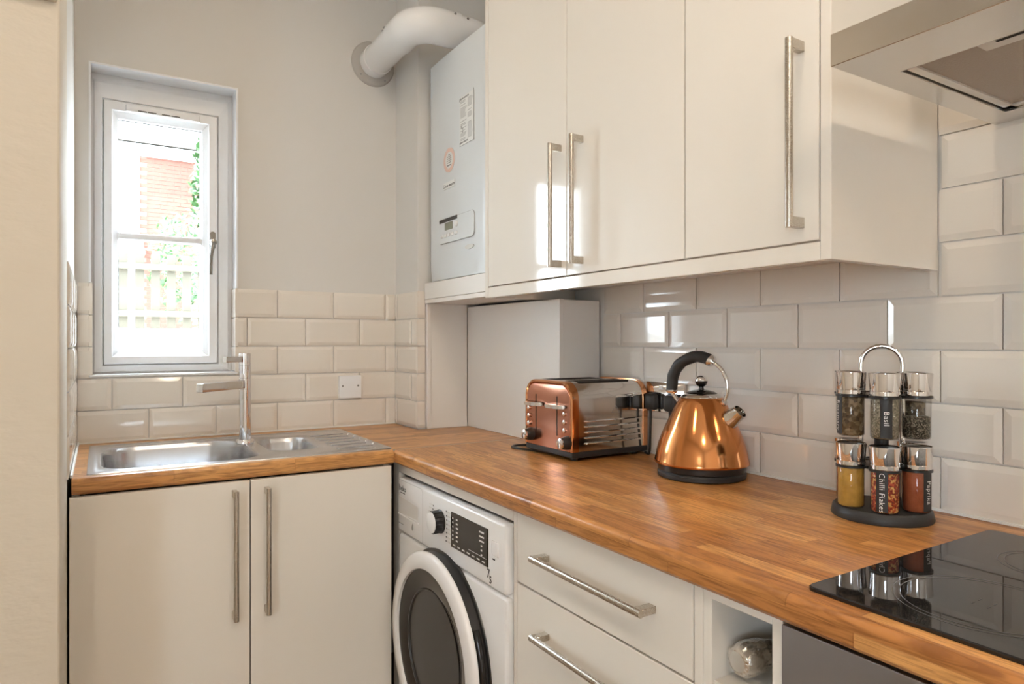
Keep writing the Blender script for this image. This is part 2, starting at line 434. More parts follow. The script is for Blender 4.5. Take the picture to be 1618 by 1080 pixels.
bm = bmesh.new(); ring_profile(bm, .0525, .3105, 1.202, 1.980, .003, .003, .003, .003, [(0, 2.618), (0, 2.612), (1, 2.612), (1, 2.618)])
finish('seal', bm, 'upvc_seal', sash).matrix_parent_inverse = Matrix.Translation(-Vector(win.location))
bm = bmesh.new(); ring_profile(bm, .0080, .3620, 1.1550, 2.0360, .005, .005, .005, .005, [(0, 2.66), (0, 2.604), (1, 2.604), (1, 2.66)])
put(finish('gasket', bm, 'gasket', None), win)
def sub(o): o.matrix_parent_inverse = Matrix.Translation(-Vector(win.location)); return o
for o in list(sash.children): o.matrix_parent_inverse = Matrix.Identity(4)
put(box('glazing_bar', 'upvc', None, (.053, .310, 2.602, 2.640, 1.578, 1.600), .006, 3), win)
put(box('pane', 'window_glass', None, (.052, .311, 2.620, 2.624, 1.600, 1.982)), win)
put(box('pane', 'window_glass', None, (.052, .311, 2.620, 2.624, 1.200, 1.578)), win)
put(box('window_sill', 'upvc', None, (WX0 + .001, WX1 - .001, YB, 2.602, WZ0, WZ0 + .008), .002, 2), win)
vent = put(box('trickle_vent', 'upvc', None, (.074, .300, 2.566, 2.584, 1.998, 2.024), .006, 3), win)
for k in range(4):
    x = .110 + k * .029 + (.013 if k > 1 else 0)
    o = box('slot', 'dark_gap', vent, (x, x + .026, 2.5652, 2.567, 2.003, 2.0055))
bm = bmesh.new(); prism(bm, rrect(.332, .350, 1.560, 1.622, .009), (2.571, 2.584), lambda a, b, e: (a, e, b)); fix(bm)
hb = put(finish('handle', bm, 'window_metal', None, 35), win)
bm = bmesh.new(); lathe(bm, [(.012, 0), (.012, .016), (.009, .022), (.004, .023)], (.341, 2.572, 1.583), (0, -1, 0), 20)
tube(bm, spline([(.341, 2.556, 1.583), (.337, 2.549, 1.560), (.332, 2.547, 1.53), (.330, 2.547, 1.468)], 5), [.008] * 5 + [.0065] * 11, 10); fix(bm)
finish('lever', bm, 'window_metal', hb, 35)

# ================================================================== OUTSIDE
ground = setting(box('ground', 'paving', None, (-9, 14, 2.85, 40, -.25, -.05)))
gw = tag(box('garden_wall', 'render_white', None, (-6, 9, 4.9, 5.25, -.05, 1.32), .01, 2), 'low white garden wall beneath the picket fence', 'wall')
setting(box('garden_ground', 'paving', None, (-9, 14, 5.25, 30, -.05, 1.28)))
fence = thing('picket_fence', 'pale timber picket fence beyond the window', 'fence', (.3, 5.06, 1.32))
pm = None
for i in range(26):
    x = -.9 + i * .094
    if pm is None:
        bm = bmesh.new(); bx(bm, -.027, .027, -.009, .009, 0, .50, .003, 1); pm = bpy.data.meshes.new('picket'); bm.to_mesh(pm); bm.free(); pm.materials.append(MATS['fence_wood'])
    o = bpy.data.objects.new('picket', pm); C.objects.link(o); o.parent = fence; o.location = (x - .3, .03, 0)
for z in (1.42, 1.73):
    put(box('rail', 'fence_wood', None, (-.95, 1.5, 5.045, 5.075, z - .02, z + .02), .003, 1), fence)
for x in (-.6, 1.32):
    put(box('post', 'fence_wood', None, (x - .04, x + .04, 5.10, 5.18, 1.32, 1.92), .004, 1), fence)
# neighbouring house
house = thing('brick_house', 'red brick house with white gutter seen through the window', 'house', (0, 14, 1.28))
put(box('wall', 'mortar', None, (-5.0, 1.50, 14.02, 20, 1.28, 4.75)), house)
put(boxes('rendered_panel', 'render_white', None, [(-1.2, .62, 13.96, 14.05, 1.28, 4.6)], .005, 1), house)
bks = []; bm_me = None
bl, bh = .225, .075
bmk = bmesh.new(); bx(bmk, 0, bl - .012, -.012, .02, 0, bh - .011); bm_me = bpy.data.meshes.new('brick'); bmk.to_mesh(bm_me); bmk.free(); bm_me.materials.append(MATS['brick_red'])
cnt = 0
for r in range(23):
    z = 3.02 + r * bh
    x = .63 + (bl / 2 if r % 2 else 0)
    while x < 1.42:
        o = bpy.data.objects.new('brick', bm_me); C.objects.link(o); o.parent = house; o.location = (x, .02, z - 1.28); x += bl; cnt += 1
bm = bmesh.new()
for r in range(46):
    z = 1.28 + r * bh
    x = -5.0 + (bl / 2 if r % 2 else 0)
    while x < 1.42:
        if not (-1.2 - bl < x < .62) and not (x >= .62 and z >= 3.0): bx(bm, x, x + bl - .012, 14.008, 14.04, z, z + bh - .011)
        x += bl
o = put(finish('brickwork', bm, 'brick_red', None), house); o['kind'] = 'stuff'
put(box('gutter', 'render_white', None, (-5.1, 1.65, 13.78, 13.92, 4.70, 4.80), .03, 3), house)
put(box('fascia', 'render_white', None, (-5.1, 1.6, 13.92, 13.99, 4.62, 4.84)), house)
bm = bmesh.new(); prism(bm, [(13.75, 4.82), (17, 7.2), (20.2, 4.82), (17, 4.9)], (-5.2, 1.7), lambda a, b, e: (e, a, b)); fix(bm)
put(finish('roof', bm, 'roof_tile', None), house)
for (x0, x1, z0, z1) in ((-.35, .55, 3.25, 4.3), (-.6, .2, 1.5, 2.4)):
    f = put(boxes('window', 'upvc', None, [(x0, x1, 13.90, 13.97, z0, z0 + .07), (x0, x1, 13.90, 13.97, z1 - .07, z1), (x0, x0 + .07, 13.90, 13.97, z0 + .07, z1 - .07), (x1 - .07, x1, 13.90, 13.97, z0 + .07, z1 - .07), ((x0 + x1) / 2 - .03, (x0 + x1) / 2 + .03, 13.905, 13.965, z0 + .07, z1 - .07)]), house)
    box('pane', 'pane_dark', f, (x0 + .05, x1 - .05, 13.94, 13.955, z0 + .05, z1 - .05)).matrix_parent_inverse = Matrix.Translation((0, 0, 0))
bm = bmesh.new(); prism(bm, [(13.2, 2.75), (14.02, 3.08), (14.02, 2.75)], (-1.2, .68), lambda a, b, e: (e, a, b)); fix(bm)
put(finish('porch_roof', bm, 'roof_tile', None), house)
def foliage(name, label, cat, base, cz, rx, ry, rz, n, leaf, th):
    t = thing(name, label, cat, base)
    bm = bmesh.new(); rnd = random.Random(n)
    for i in range(n):
        d = Vector((rnd.gauss(0, 1), rnd.gauss(0, 1), rnd.gauss(0, 1))).normalized() * rnd.uniform(.55, 1.0)
        p = Vector((d.x * rx, d.y * ry, cz - base[2] + d.z * rz))
        a = Vector((rnd.uniform(-1, 1), rnd.uniform(-1, 1), rnd.uniform(-1, 1))).normalized(); b = a.orthogonal().normalized()
        s = leaf * rnd.uniform(.6, 1.3)
        vs = [bm.verts.new(p + q) for q in (-a * s, b * s * .5, a * s, -b * s * .5)]
        bm.faces.new(vs)
    o = finish('leaves', bm, 'leaf_green', t); o['kind'] = 'stuff'
    bm = bmesh.new(); tube(bm, [(0, 0, 0), (.03, 0, (cz - base[2]) * .5), (0, .02, cz - base[2])], [th, th * .8, th * .4], 8); fix(bm)
    finish('trunk', bm, 'bark', t, 40)
foliage('garden_tree', 'green tree standing to the right of the brick house', 'tree', (1.95, 12.6, 1.28), 3.9, .62, .7, 1.5, 2600, .09, .09)
foliage('garden_shrub', 'loose leafy shrub growing behind the picket fence', 'shrub', (.70, 7.0, 1.28), 1.95, .34, .34, .55, 900, .035, .03)

# ================================================================== WORKTOPS
ZT, ZB = .910, .871
def nose(front, back, r=.012, n=5):
    """section with rounded front edge: list of (depth, z)"""
    out = [(back, ZB), (back, ZT)]
    for k in range(n + 1):
        a = PI / 2 * k / n; out.append((front + r - r * math.sin(a), ZT - r + r * math.cos(a)))
    out += [(front, ZB + .006), (front + .006, ZB)]
    return out
bm = bmesh.new(); prism(bm, nose(.750, XR - .001), (-.06, 1.902), lambda a, b, e: (a, e, b)); fix(bm)
tag(finish('worktop', bm, 'oak_block_y', None, 40), 'long oak block worktop carrying the hob, kettle and toaster', 'worktop')
SX0, SX1, SY0, SY1 = -.027, .757, 1.922, 2.447     # sink outline
hx0, hx1, hy0, hy1 = SX0 + .02, .612, SY0 + .018, SY1 - .02
bm = bmesh.new()
prism(bm, nose(1.892, 1.9195), (-.056, .7485), lambda a, b, e: (e, a, b))
for d in ((-.056, hx0, 1.9195, YB - .001), (hx1, 1.0, 1.9195, YB - .001), (hx0, hx1, 1.9195, hy0), (hx0, hx1, hy1, YB - .001),
          (.7485, 1.0, 1.905, 1.9195), (1.0, 1.205, 1.905, 2.290), (1.205, XR - .001, 1.905, 2.290)):
    bx(bm, d[0], d[1], d[2], d[3], ZB, ZT)
fix(bm)
tag(finish('worktop', bm, 'oak_block_x', None, 40), 'shorter oak block worktop the steel sink is set into', 'worktop')
tag(box('joint_strip', 'alu_trim', None, (.7505, XR - .001, 1.9025, 1.9045, ZB, ZT + .0006)), 'thin metal strip joining the two oak worktops', 'strip')

# ================================================================== HANDLES
def bar_handle_x(parent, x, y0, y1, z0, z1):
    """bar handle on a door looking to -X; (y0,y1) or (z0,z1) is the long way"""
    g = .034; bm = bmesh.new()
    if z1 - z0 > y1 - y0:
        y = (y0 + y1) / 2
        tube(bm, [(x - g, y, z0), (x - g, y, z1)], .0068, 16)
        for z in (z0, z1 - .019): bx(bm, x - g, x, y - .0062, y + .0062, z + .0005, z + .0185, .001, 1)
    else:
        z = (z0 + z1) / 2
        tube(bm, [(x - g, y0, z), (x - g, y1, z)], .0068, 16)
        for y in (y0, y1 - .019): bx(bm, x - g, x, y + .0005, y + .0185, z - .0062, z + .0062, .001, 1)
    return finish('handle', bm, 'handle_steel', parent, 40)
def bar_handle_y(parent, y, x, z0, z1):
    g = .034; bm = bmesh.new()
    tube(bm, [(x, y - g, z0), (x, y - g, z1)], .0068, 16)
    for z in (z0, z1 - .019): bx(bm, x - .0062, x + .0062, y - g, y, z + .0005, z + .0185, .001, 1)
    return finish('handle', bm, 'handle_steel', parent, 40)

# ================================================================== WALL CABINETS
XF = 1.027; ZW1 = 2.34
def carcass(name, parent, x0, x1, y0, y1, z0, z1, mat='panel_white', t=.016, open_face='-x'):
    l = [(x0, x1, y0, y0 + t, z0, z1), (x0, x1, y1 - t, y1, z0, z1), (x0, x1, y0 + t, y1 - t, z0, z0 + t), (x0, x1, y0 + t, y1 - t, z1 - t, z1)]
    if open_face == '-x': l.append((x1 - .008, x1, y0 + t, y1 - t, z0 + t, z1 - t))
    return boxes(name, mat, parent, l)
def wall_cab(label, y0, y1, doors):
    t = thing('wall_cabinet', label, 'cabinet', group='wall cabinets')
    carcass('body', t, XF + .022, XR - .001, y0, y1, 1.405, ZW1)
    for (a, b, hy) in doors:
        d = box('door', 'gloss_cream', t, (XF, XF + .020, a + .0015, b - .0015, 1.4045, ZW1), .0015, 2)
        bar_handle_x(d, XF, hy - .007, hy + .007, 1.427, 1.747)
wall_cab('wide gloss cream wall cabinet with two steel bar handles side by side', .994, 1.814, [(1.404, 1.814, 1.431), (.994, 1.404, 1.338)])
wall_cab('narrow gloss cream wall cabinet with one handle beside the cooker hood', .689, .993, [(.689, .993, .723)])
tag(box('end_panel', 'gloss_cream', None, (XF, XR - .001, .668, .688, 1.370, ZW1), .001, 1), 'gloss cream end panel of the wall cabinets by the hood', 'panel')
tag(box('end_panel', 'gloss_cream', None, (XF, XR - .001, 1.815, 1.834, 1.370, ZW1), .001, 1), 'gloss cream end panel of the wall cabinets by the boiler', 'panel')
tag(box('light_pelmet', 'gloss_cream', None, (XF, XF + .020, .6885, 1.8145, 1.370, 1.401), .001, 1), 'gloss cream pelmet strip under the wall cabinet doors', 'pelmet')

# ================================================================== BOILER AND HOUSING
BX0, BX1, BY0, BY1 = 1.040, XR - .004, 1.850, 2.288
b = thing('boiler', 'white wall-hung gas boiler with control panel and stickers', 'boiler', (1.2, 2.07, 1.455))
def bput(o): return put(o, b)
bm = bmesh.new(); prism(bm, rrect(BX0 + .012, BX1, BY0, BY1, .012, 3), (1.462, 2.236), lambda a, c, e: (a, c, e)); fix(bm)
bput(finish('body', bm, 'boiler_white', None, 40))
# front cover, slightly bowed and curling in at the bottom
bm = bmesh.new(); cols = 24; rows_ = 26
for kk in range(1):
    grid = []
    for r in range(rows_ + 1):
        z = 1.455 + (2.242 - 1.455) * r / rows_; row = []
        for c_ in range(cols + 1):
            y = BY0 - .006 + (BY1 + .006 - BY0 + .004) * c_ / cols
            u = abs(2 * c_ / cols - 1); x = BX0 + .0035 * u ** 2 + .010 * max(0, (u - .9) / .1) ** 2
            zz = (z - 1.455)
            if zz < .09: x += .010 * (1 - zz / .09) ** 2 * (1 if c_ < 3 else .5)
            row.append(bm.verts.new((x, y, z)))
        grid.append(row)
    for r in range(rows_):
        for c_ in range(cols): bm.faces.new((grid[r][c_], grid[r][c_ + 1], grid[r + 1][c_ + 1], grid[r + 1][c_]))
fix(bm); bmesh.ops.solidify(bm, geom=bm.faces[:], thickness=.008)
cover = bput(finish('front_cover', bm, 'boiler_white', None, 35))
XP = BX0 - .0004
pl = bmesh.new(); poly = rrect(1.925, 2.190, 1.580, 1.664, .018, 5); prism(pl, poly, (BX0 - .0035, BX0 + .004), lambda a, c, e: (e, a, c)); fix(pl)
cp = bput(finish('control_panel', pl, 'boiler_white', None, 30))
def cput(o): o.parent = cp; o.matrix_parent_inverse = Matrix.Identity(4); return o
bm = bmesh.new(); ol = rrect(1.923, 2.192, 1.578, 1.666, .019, 5); il = rrect(1.9245, 2.1905, 1.5795, 1.6645, .0182, 5)
rings(bm, [[(BX0 - .0008, a, c) for a, c in ol], [(BX0 - .0008, a, c) for a, c in il]], True, False, False)
cput(finish('seam', bm, 'ink_grey', None))
cput(box('visor', 'black_plastic', None, (BX0 - .006, BX0, 2.045, 2.182, 1.653, 1.666), .002, 2))
cput(box('screen', 'lcd', None, (BX0 - .0045, BX0, 2.078, 2.140, 1.624, 1.650), .001, 1))
bm = bmesh.new(); lathe(bm, [(.010, 0), (.010, .004), (.007, .007)], (BX0 - .003, 2.048, 1.636), (-1, 0, 0), 20); fix(bm)
cput(finish('dial', bm, 'flue_white', None, 40))
for k in range(5): cput(box('button', 'flue_white', None, (BX0 - .0075, BX0, 2.151 - k * .027, 2.169 - k * .027, 1.600, 1.612), .003, 2))
bput(box('data_label', 'paper', None, (BX0 - .0012, BX0 + .001, 1.930, 2.030, 1.893, 2.056)))
bm = bmesh.new(); rnd = random.Random(3)
bx(bm, BX0 - .0016, BX0 - .001, 1.9295, 1.9315, 1.893, 2.062); bx(bm, BX0 - .0016, BX0 - .001, 1.930, 2.030, 1.892, 1.8935)
for k in range(30):
    z = 2.040 - k * .0045
    for (a, c) in ((1.936, 1.972), (1.980, 2.024)):
        if rnd.random() < .82: bx(bm, BX0 - .0016, BX0 - .001, a + rnd.uniform(0, .012), c, z, z + .0014)
for yy, zz in ((2.006, 1.945), (2.006, 1.935), (2.014, 1.952)): bx(bm, BX0 - .0016, BX0 - .001, yy, yy + .006, zz, zz + .006)
bput(finish('printed_lines', bm, 'ink_grey', None))
bput(text('lettering', 'glow-worm', .013, 'ink', None, (BX0 - .0014, 1.998, 2.050)))
bput(text('lettering', 'glow-worm', .011, 'ink', None, (BX0 - .0014, 2.000, 1.903)))
def disc_ring(bm, x, yc, zc, r0, r1, n=40):
    rings(bm, [[(x, yc + r * math.cos(2 * PI * i / n), zc + r * math.sin(2 * PI * i / n)) for i in range(n)] for r in (r0, r1)], True, False, False)
bm = bmesh.new(); lathe(bm, [(.043, 0), (.043, .001)], (BX0 + .0002, 2.111, 1.867), (-1, 0, 0), 40); fix(bm)
st = bput(finish('round_sticker', bm, 'paper', None))
bm = bmesh.new()
for r in (.042, .0385, .035, .0315): disc_ring(bm, BX0 - .0013, 2.111, 1.867, r - .0018, r)
o = finish('rings', bm, 'sticker_orange', st)
bm = bmesh.new()
for k, wd in enumerate((.016, .03, .034, .036, .03)): bx(bm, BX0 - .0014, BX0 - .0008, 2.111 - wd / 2, 2.111 + wd / 2, 1.884 - k * .0068, 1.8865 - k * .0068)
bx(bm, BX0 - .0014, BX0 - .0008, 2.095, 2.128, 1.8465, 1.851)
finish('print', bm, 'ink_grey', st)
bp_ = bput(box('name_plate', 'paper', None, (BX0 - .0025, BX0, 2.068, 2.153, 1.768, 1.792), .001, 1))
text('lettering', 'Glow-worm', .0165, 'ink', bp_, (BX0 - .0028, 2.110, 1.779))
bm = bmesh.new(); lathe(bm, [(.001, 0), (.001, .001)], (0, 0, 0), (1, 0, 0), 6); bm.free()
bm = bmesh.new(); prism(bm, [(1.961 + .030 * math.cos(a * PI / 12), 1.548 + .008 * math.sin(a * PI / 12)) for a in range(24)], (BX0 - .0022, BX0 + .002), lambda a, c, e: (e, a, c)); fix(bm)
bput(finish('badge', bm, 'alu_trim', None))
# shelf, boards and pipe casing below the boiler
sh = thing('boiler_shelf', 'white shelf with front board carrying the boiler', 'shelf', (1.2, 2.07, 1.376))
put(box('front_board', 'panel_white', None, (1.030, 1.048, 1.8355, 2.298, 1.391, 1.450), .001, 1), sh)
put(box('shelf_board', 'panel_white', None, (1.031, XR - .001, 1.8355, 2.298, 1.375, 1.390), .001, 1), sh)
put(box('support_board', 'panel_white', None, (1.052, 1.204, 2.291, 2.307, .9105, 1.3745)), sh)
put(box('upright', 'panel_white', None, (1.036, 1.051, 2.286, 2.307, .9105, 1.3745), .001, 1), sh)
pc = thing('pipe_casing', 'tall white boxed casing hiding the pipes below the boiler', 'casing', (1.285, 1.98, .9105))
put(box('front_panel', 'panel_white', None, (1.206, 1.222, 1.685, 2.290, .9108, 1.366), .001, 1), pc)
put(box('side_panel', 'panel_white', None, (1.2225, XR - .001, 1.6865, 1.703, .9108, 1.364), .0008, 1), pc)
# flue
fl = thing('boiler_flue', 'white flue pipe bending from the boiler to the window wall', 'flue', (.912, 2.1, 2.316))
zf, xw_, ye_ = 2.318, .912, 2.105
bm = bmesh.new(); lathe(bm, [(.087, 0), (.087, .004), (.082, .010), (.064, .013), (.058, .014)], (xw_, YW, zf), (0, -1, 0), 48); fix(bm)
wr_ = put(finish('wall_collar', bm, 'rubber_grey', None, 40), fl)
bm = bmesh.new(); lathe(bm, [(.055, .0), (.055, .34)], (xw_, YW - .01, zf), (0, -1, 0), 40); lathe(bm, [(.0585, .012), (.0585, .055), (.0555, .057)], (xw_, YW - .005, zf), (0, -1, 0), 40); fix(bm)
put(finish('wall_pipe', bm, 'flue_white', None, 40), fl)
bm = bmesh.new(); pts = []
R_ = .085
pts.append((xw_, ye_ + R_ + .065, zf)); pts.append((xw_, ye_ + R_ + .03, zf))
for k in range(13):
    a = PI / 2 * k / 12; pts.append((xw_ + R_ - R_ * math.cos(a), ye_ + R_ - R_ * math.sin(a), zf))
pts.append((xw_ + R_ + .03, ye_, zf)); pts.append((xw_ + R_ + .065, ye_, zf))
tube(bm, pts, .0595, 40); fix(bm)
put(finish('elbow', bm, 'flue_white', None, 35), fl)
bm = bmesh.new(); pts = [(xw_ + R_ + .03, ye_, zf), (1.12, ye_, zf)]
for k in range(1, 9):
    a = PI / 2 * k / 8; pts.append((1.12 + .07 * math.sin(a), ye_, zf - .07 + .07 * math.cos(a)))
pts.append((1.19, ye_, 2.237)); tube(bm, pts, .055, 36); fix(bm)
put(finish('boiler_pipe', bm, 'flue_white', None, 35), fl)
for (px_, py_, pz_, nx, ny, nz) in ((1.035, ye_ - .050, zf + .034, 0, -.83, .56), (1.085, ye_ - .047, zf + .031, 0, -.83, .56), (xw_ - .045, 2.285, zf + .037, -.77, 0, .64), (xw_ - .040, 2.315, zf + .038, -.72, 0, .69)):
    bm = bmesh.new(); lathe(bm, [(.0042, -.002), (.0042, .003), (.002, .004)], (px_, py_, pz_), (nx, ny, nz), 10); fix(bm)
    put(finish('screw', bm, 'screw_steel', None, 40), fl)
for (dx, dz) in ((-.052, -.052), (.045, -.059)):
    bm = bmesh.new(); lathe(bm, [(.0035, 0), (.0035, .013), (.002, .0145)], (xw_ + dx, YW, zf + dz), (0, -1, 0), 10); fix(bm)
    put(finish('screw', bm, 'screw_steel', None, 40), fl)

# ================================================================== BASE UNITS
YD = 1.886
sc = thing('sink_cabinet', 'gloss cream base cabinet with two doors under the sink', 'cabinet', (.34, 2.2, 0))
put(boxes('body', 'panel_white', None, [(-.056, -.040, 1.908, 2.51, .15, .868), (.722, .738, 1.908, 2.51, .15, .868), (-.040, .722, 1.908, 2.51, .15, .166), (-.040, .722, 2.50, 2.51, .166, .70)]), sc)
put(box('plinth', 'gloss_cream', None, (-.055, .738, 1.94, 1.956, .001, .149)), sc)
for x0, x1, hx in ((-.0605, .3405, .302), (.3435, .7385, .383)):
    d = put(box('door', 'gloss_cream', None, (x0, x1, YD, YD + .020, .152, .866), .0015, 2), sc)
    h = bar_handle_y(d, YD, hx, .511, .846)
XD = .775
def filler(label, y0, y1, x0=XD, z1=.8695, z0=.001):
    return tag(box('filler_post', 'gloss_cream', None, (x0, x0 + .02, y0, y1, z0, z1), .001, 1), label, 'panel')
filler('slim cream post in the corner between sink cabinet and washing machine', 1.915, 1.960)
filler('slim cream post between washing machine and drawers', 1.2435, 1.2555)
filler('slim cream post between drawers and bottle rack', .7125, .7300)
tag(box('filler_strip', 'gloss_cream', None, (XD, XD + .018, 1.2565, 1.914, .8395, .8695), .001, 1), 'cream filler strip above the washing machine', 'panel')
du = thing('drawer_unit', 'gloss cream drawer unit with steel bar handles beside the washing machine', 'drawers', (1.05, .985, 0))
put(carcass('body', None, XD + .022, 1.34, .7315, 1.2425, .15, .868), du)
put(box('plinth', 'gloss_cream', None, (XD + .05, XD + .066, .7315, 1.2425, .001, .149)), du)
for z0, z1, hz in ((.7135, .8665, .796), (.431, .7095, .637), (.153, .427, .37)):
    d = put(box('drawer', 'gloss_cream', None, (XD, XD + .020, .7325, 1.2415, z0, z1), .0015, 2), du)
    bar_handle_x(d, XD, .811, 1.135, hz - .007, hz + .007)
# bottle rack
br = thing('bottle_rack', 'open cream bottle rack between drawers and oven', 'rack', (1.05, .642, 0))
put(boxes('body', 'gloss_cream', None, [(XD, 1.33, .6955, .7115, .15, .868), (XD, 1.33, .574, .5905, .15, .868), (XD, 1.33, .5905, .6955, .851, .868), (1.32, 1.33, .5905, .6955, .15, .851)], .0008, 1), br)
for z in (.731, .590, .448, .306, .165):
    put(box('shelf', 'gloss_cream', None, (XD + .004, 1.319, .591, .695, z - .014, z), .0008, 1), br)
put(box('plinth', 'gloss_cream', None, (XD + .05, XD + .066, .574, .7115, .001, .149)), br)
bt = thing('wine_bottle', 'bottle with silver foil neck lying in the bottle rack', 'bottle', (.98, .640, .775))
ax = Vector((1, -.09, .02)).normalized(); o0 = Vector((.797, .6675, .7640))
bm = bmesh.new(); lathe(bm, [(.0165, .06), (.0165, .10), (.020, .14), (.032, .18), (.0365, .22), (.0365, .36), (.030, .368)], o0, ax, 28); fix(bm)
bd = put(finish('glass_body', bm, 'bottle_glass', None, 40), bt)
bm = bmesh.new(); prof = [(.0165, 0), (.0205, .002), (.0245, .010), (.0255, .022), (.0235, .034), (.0245, .044), (.0215, .056), (.0185, .064), (.0175, .066)]
lathe(bm, prof, o0, ax, 36); rnd = random.Random(5)
for v in bm.verts:
    d = v.co - (o0 + ax * (v.co - o0).dot(ax)); v.co += d * rnd.uniform(-.06, .05)
fix(bm); put(finish('foil', bm, 'foil', None, 25), bt)
bm = bmesh.new(); lathe(bm, [(.013, -.0006), (.0152, .0002), (.0152, .001)], o0, ax, 28); fix(bm); put(finish('cap_disc', bm, 'alu_trim', None, 30), bt)
# oven
ov = thing('oven', 'built-in oven with brushed steel front below the hob', 'oven', (1.05, .27, 0))
put(box('body', 'black_matt', None, (XD + .02, 1.33, -.022, .566, .15, .862)), ov)
put(box('control_fascia', 'oven_steel', None, (XD - .008, XD + .020, -.024, .570, .752, .861), .0015, 2), ov)
put(box('plinth', 'gloss_cream', None, (XD + .05, XD + .066, -.024, .570, .001, .149)), ov)
od = put(box('door', 'black_gloss', None, (XD - .006, XD + .020, -.024, .570, .16, .749), .002, 2), ov)
bm = bmesh.new(); tube(bm, [(XD - .045, .02, .70), (XD - .045, .53, .70)], .009, 16); [bx(bm, XD - .045, XD - .006, y - .008, y + .008, .693, .707) for y in (.05, .50)]
put(finish('handle', bm, 'handle_steel', None, 40), ov)
for y in (.06, .27, .48):
    bm = bmesh.new(); lathe(bm, [(.018, 0), (.017, .022), (.012, .024)], (XD - .008, y - .13 if y > .4 else y, .806), (-1, 0, 0), 24); fix(bm)
    put(finish('knob', bm, 'black_plastic', None, 40), ov)

# ================================================================== WASHING MACHINE
wm = thing('washing_machine', 'white front-loading washing machine with dark porthole door', 'washing machine', (1.05, 1.565, 0))
WX = .757; WYA, WYB = 1.2600, 1.880
bm = bmesh.new(); prism(bm, rrect(WX + .012, 1.32, WYA + .001, WYB - .001, .014, 4), (.002, .828), lambda a, c, e: (a, c, e)); fix(bm)
put(finish('body', bm, 'appliance_white', None, 40), wm)
put(box('front_panel', 'appliance_white', None, (WX + .002, WX + .03, WYA, WYB, .02, .671), .012, 4), wm)
fas = put(box('fascia', 'appliance_white', None, (WX, WX + .03, WYA, WYB, .674, .833), .010, 4), wm)
def f_(o): o.parent = fas; o.matrix_parent_inverse = Matrix.Identity(4); return o
# detergent drawer with finger recess
bm = bmesh.new(); rings(bm, [[(WX - .0008, a, c) for a, c in rrect(1.7005, 1.8755, .6755, .8285, .012, 4)], [(WX - .0008, a, c) for a, c in rrect(1.7015, 1.8745, .6765, .8275, .0115, 4)]], True, False, False)
f_(finish('drawer_seam', bm, 'ink_grey', None))
bm = bmesh.new()
rz = [(1.732, .736), (1.868, .730), (1.868, .779), (1.732, .773)]
rings(bm, [[(WX - .0012, a, c) for a, c in rz], [(WX - .0012 + .0, a + (.003 if a > 1.8 else -.003), c + (.003 if c > .75 else -.003)) for a, c in rz]], True, False, False)
bx(bm, WX - .0035, WX, 1.728, 1.872, .7255, .7295)
f_(finish('drawer_lip', bm, 'appliance_white', None))
bm = bmesh.new(); bm.faces.new([bm.verts.new((WX - .001, a, c)) for a, c in rz]); fix(bm)
plain('recess_grey', (.60, .58, .56), .4)
f_(finish('drawer_recess', bm, 'recess_grey', None))
f_(text('lettering', 'beko', .024, 'ink', None, (WX - .001, 1.843, .8045), sx=.95)); f_(box('lettering', 'ink', None, (WX - .0012, WX - .0006, 1.826, 1.860, .7905, .7925)))
bm = bmesh.new(); bx(bm, WX - .0012, WX - .0006, 1.836, 1.872, .6995, .7015)
f_(finish('print', bm, 'ink_grey', None))
bm = bmesh.new(); prism(bm, [(1.772 + .005 * math.cos(t), .706 + .008 * math.sin(t) + (.004 if abs(t - PI / 2) < .3 else 0)) for t in [k * PI / 8 for k in range(16)]], (WX - .0012, WX - .0004), lambda a, c, e: (e, a, c)); fix(bm)
f_(finish('print', bm, 'ink_grey', None))
# programme knob
kn = (WX, 1.590, .766)
bm = bmesh.new(); lathe(bm, [(.031, 0), (.031, .002), (.0285, .004), (.0275, .026)], kn, (-1, 0, 0), 40)
for i in range(40):
    a = 2 * PI * i / 40
    if i % 2: continue
    p = Vector((WX - .015, kn[1] + .0282 * math.cos(a), kn[2] + .0282 * math.sin(a)))
    bx(bm, p.x - .010, p.x + .010, p.y - .001, p.y + .001, p.z - .001, p.z + .001)
fix(bm); kb = f_(finish('programme_knob', bm, 'black_plastic', None, 40))
bm = bmesh.new(); lathe(bm, [(.0270, .0255), (.0268, .0275), (.024, .0285)], kn, (-1, 0, 0), 40); fix(bm)
finish('knob_cap', bm, 'appliance_white', kb, 30)
bm = bmesh.new(); bl_ = bmesh.new()
for i in range(8):
    z = .800 - i * .0108; y = 1.549 + abs(i - 3) * .0012
    bx(bm, WX - .0012, WX - .0004, y - .002, y + .002, z - .0018, z + .0018)
    bx(bl_, WX - .0012, WX - .0004, y - .005 - .020, y - .005, z - .0012, z + .0012)
for i in range(5):
    z = .800 - i * .0098; y = 1.631 + i * .003
    bx(bl_, WX - .0012, WX - .0004, y + .004, y + .024, z - .0012, z + .0012)
    if i < 2: bx(bm, WX - .0012, WX - .0004, y - .002, y + .002, z - .003, z)
f_(finish('programme_marks', bm, 'ink', None)); f_(finish('programme_names', bl_, 'recess_grey', None))
dp = f_(box('display', 'black_gloss', None, (WX - .0022, WX + .002, 1.336, 1.524, .718, .806), .0008, 1))
bm = bmesh.new(); rnd = random.Random(11)
for i in range(6):
    z = .792 - i * .0105
    for y, l in ((1.515, .005), (1.495, .009 + rnd.uniform(-.003, .003))):
        bx(bm, WX - .0028, WX - .0021, y - l, y, z - .0018, z + .0018)
    l = .022 if i < 3 else .006; bx(bm, WX - .0028, WX - .0021, 1.372 - l / 2 - .008, 1.372 + l / 2 - .008, z - .0018, z + .0018)
for k in range(7): bx(bm, WX - .0028, WX - .0021, 1.512 - k * .025 - .013, 1.512 - k * .025, .7245, .7275)
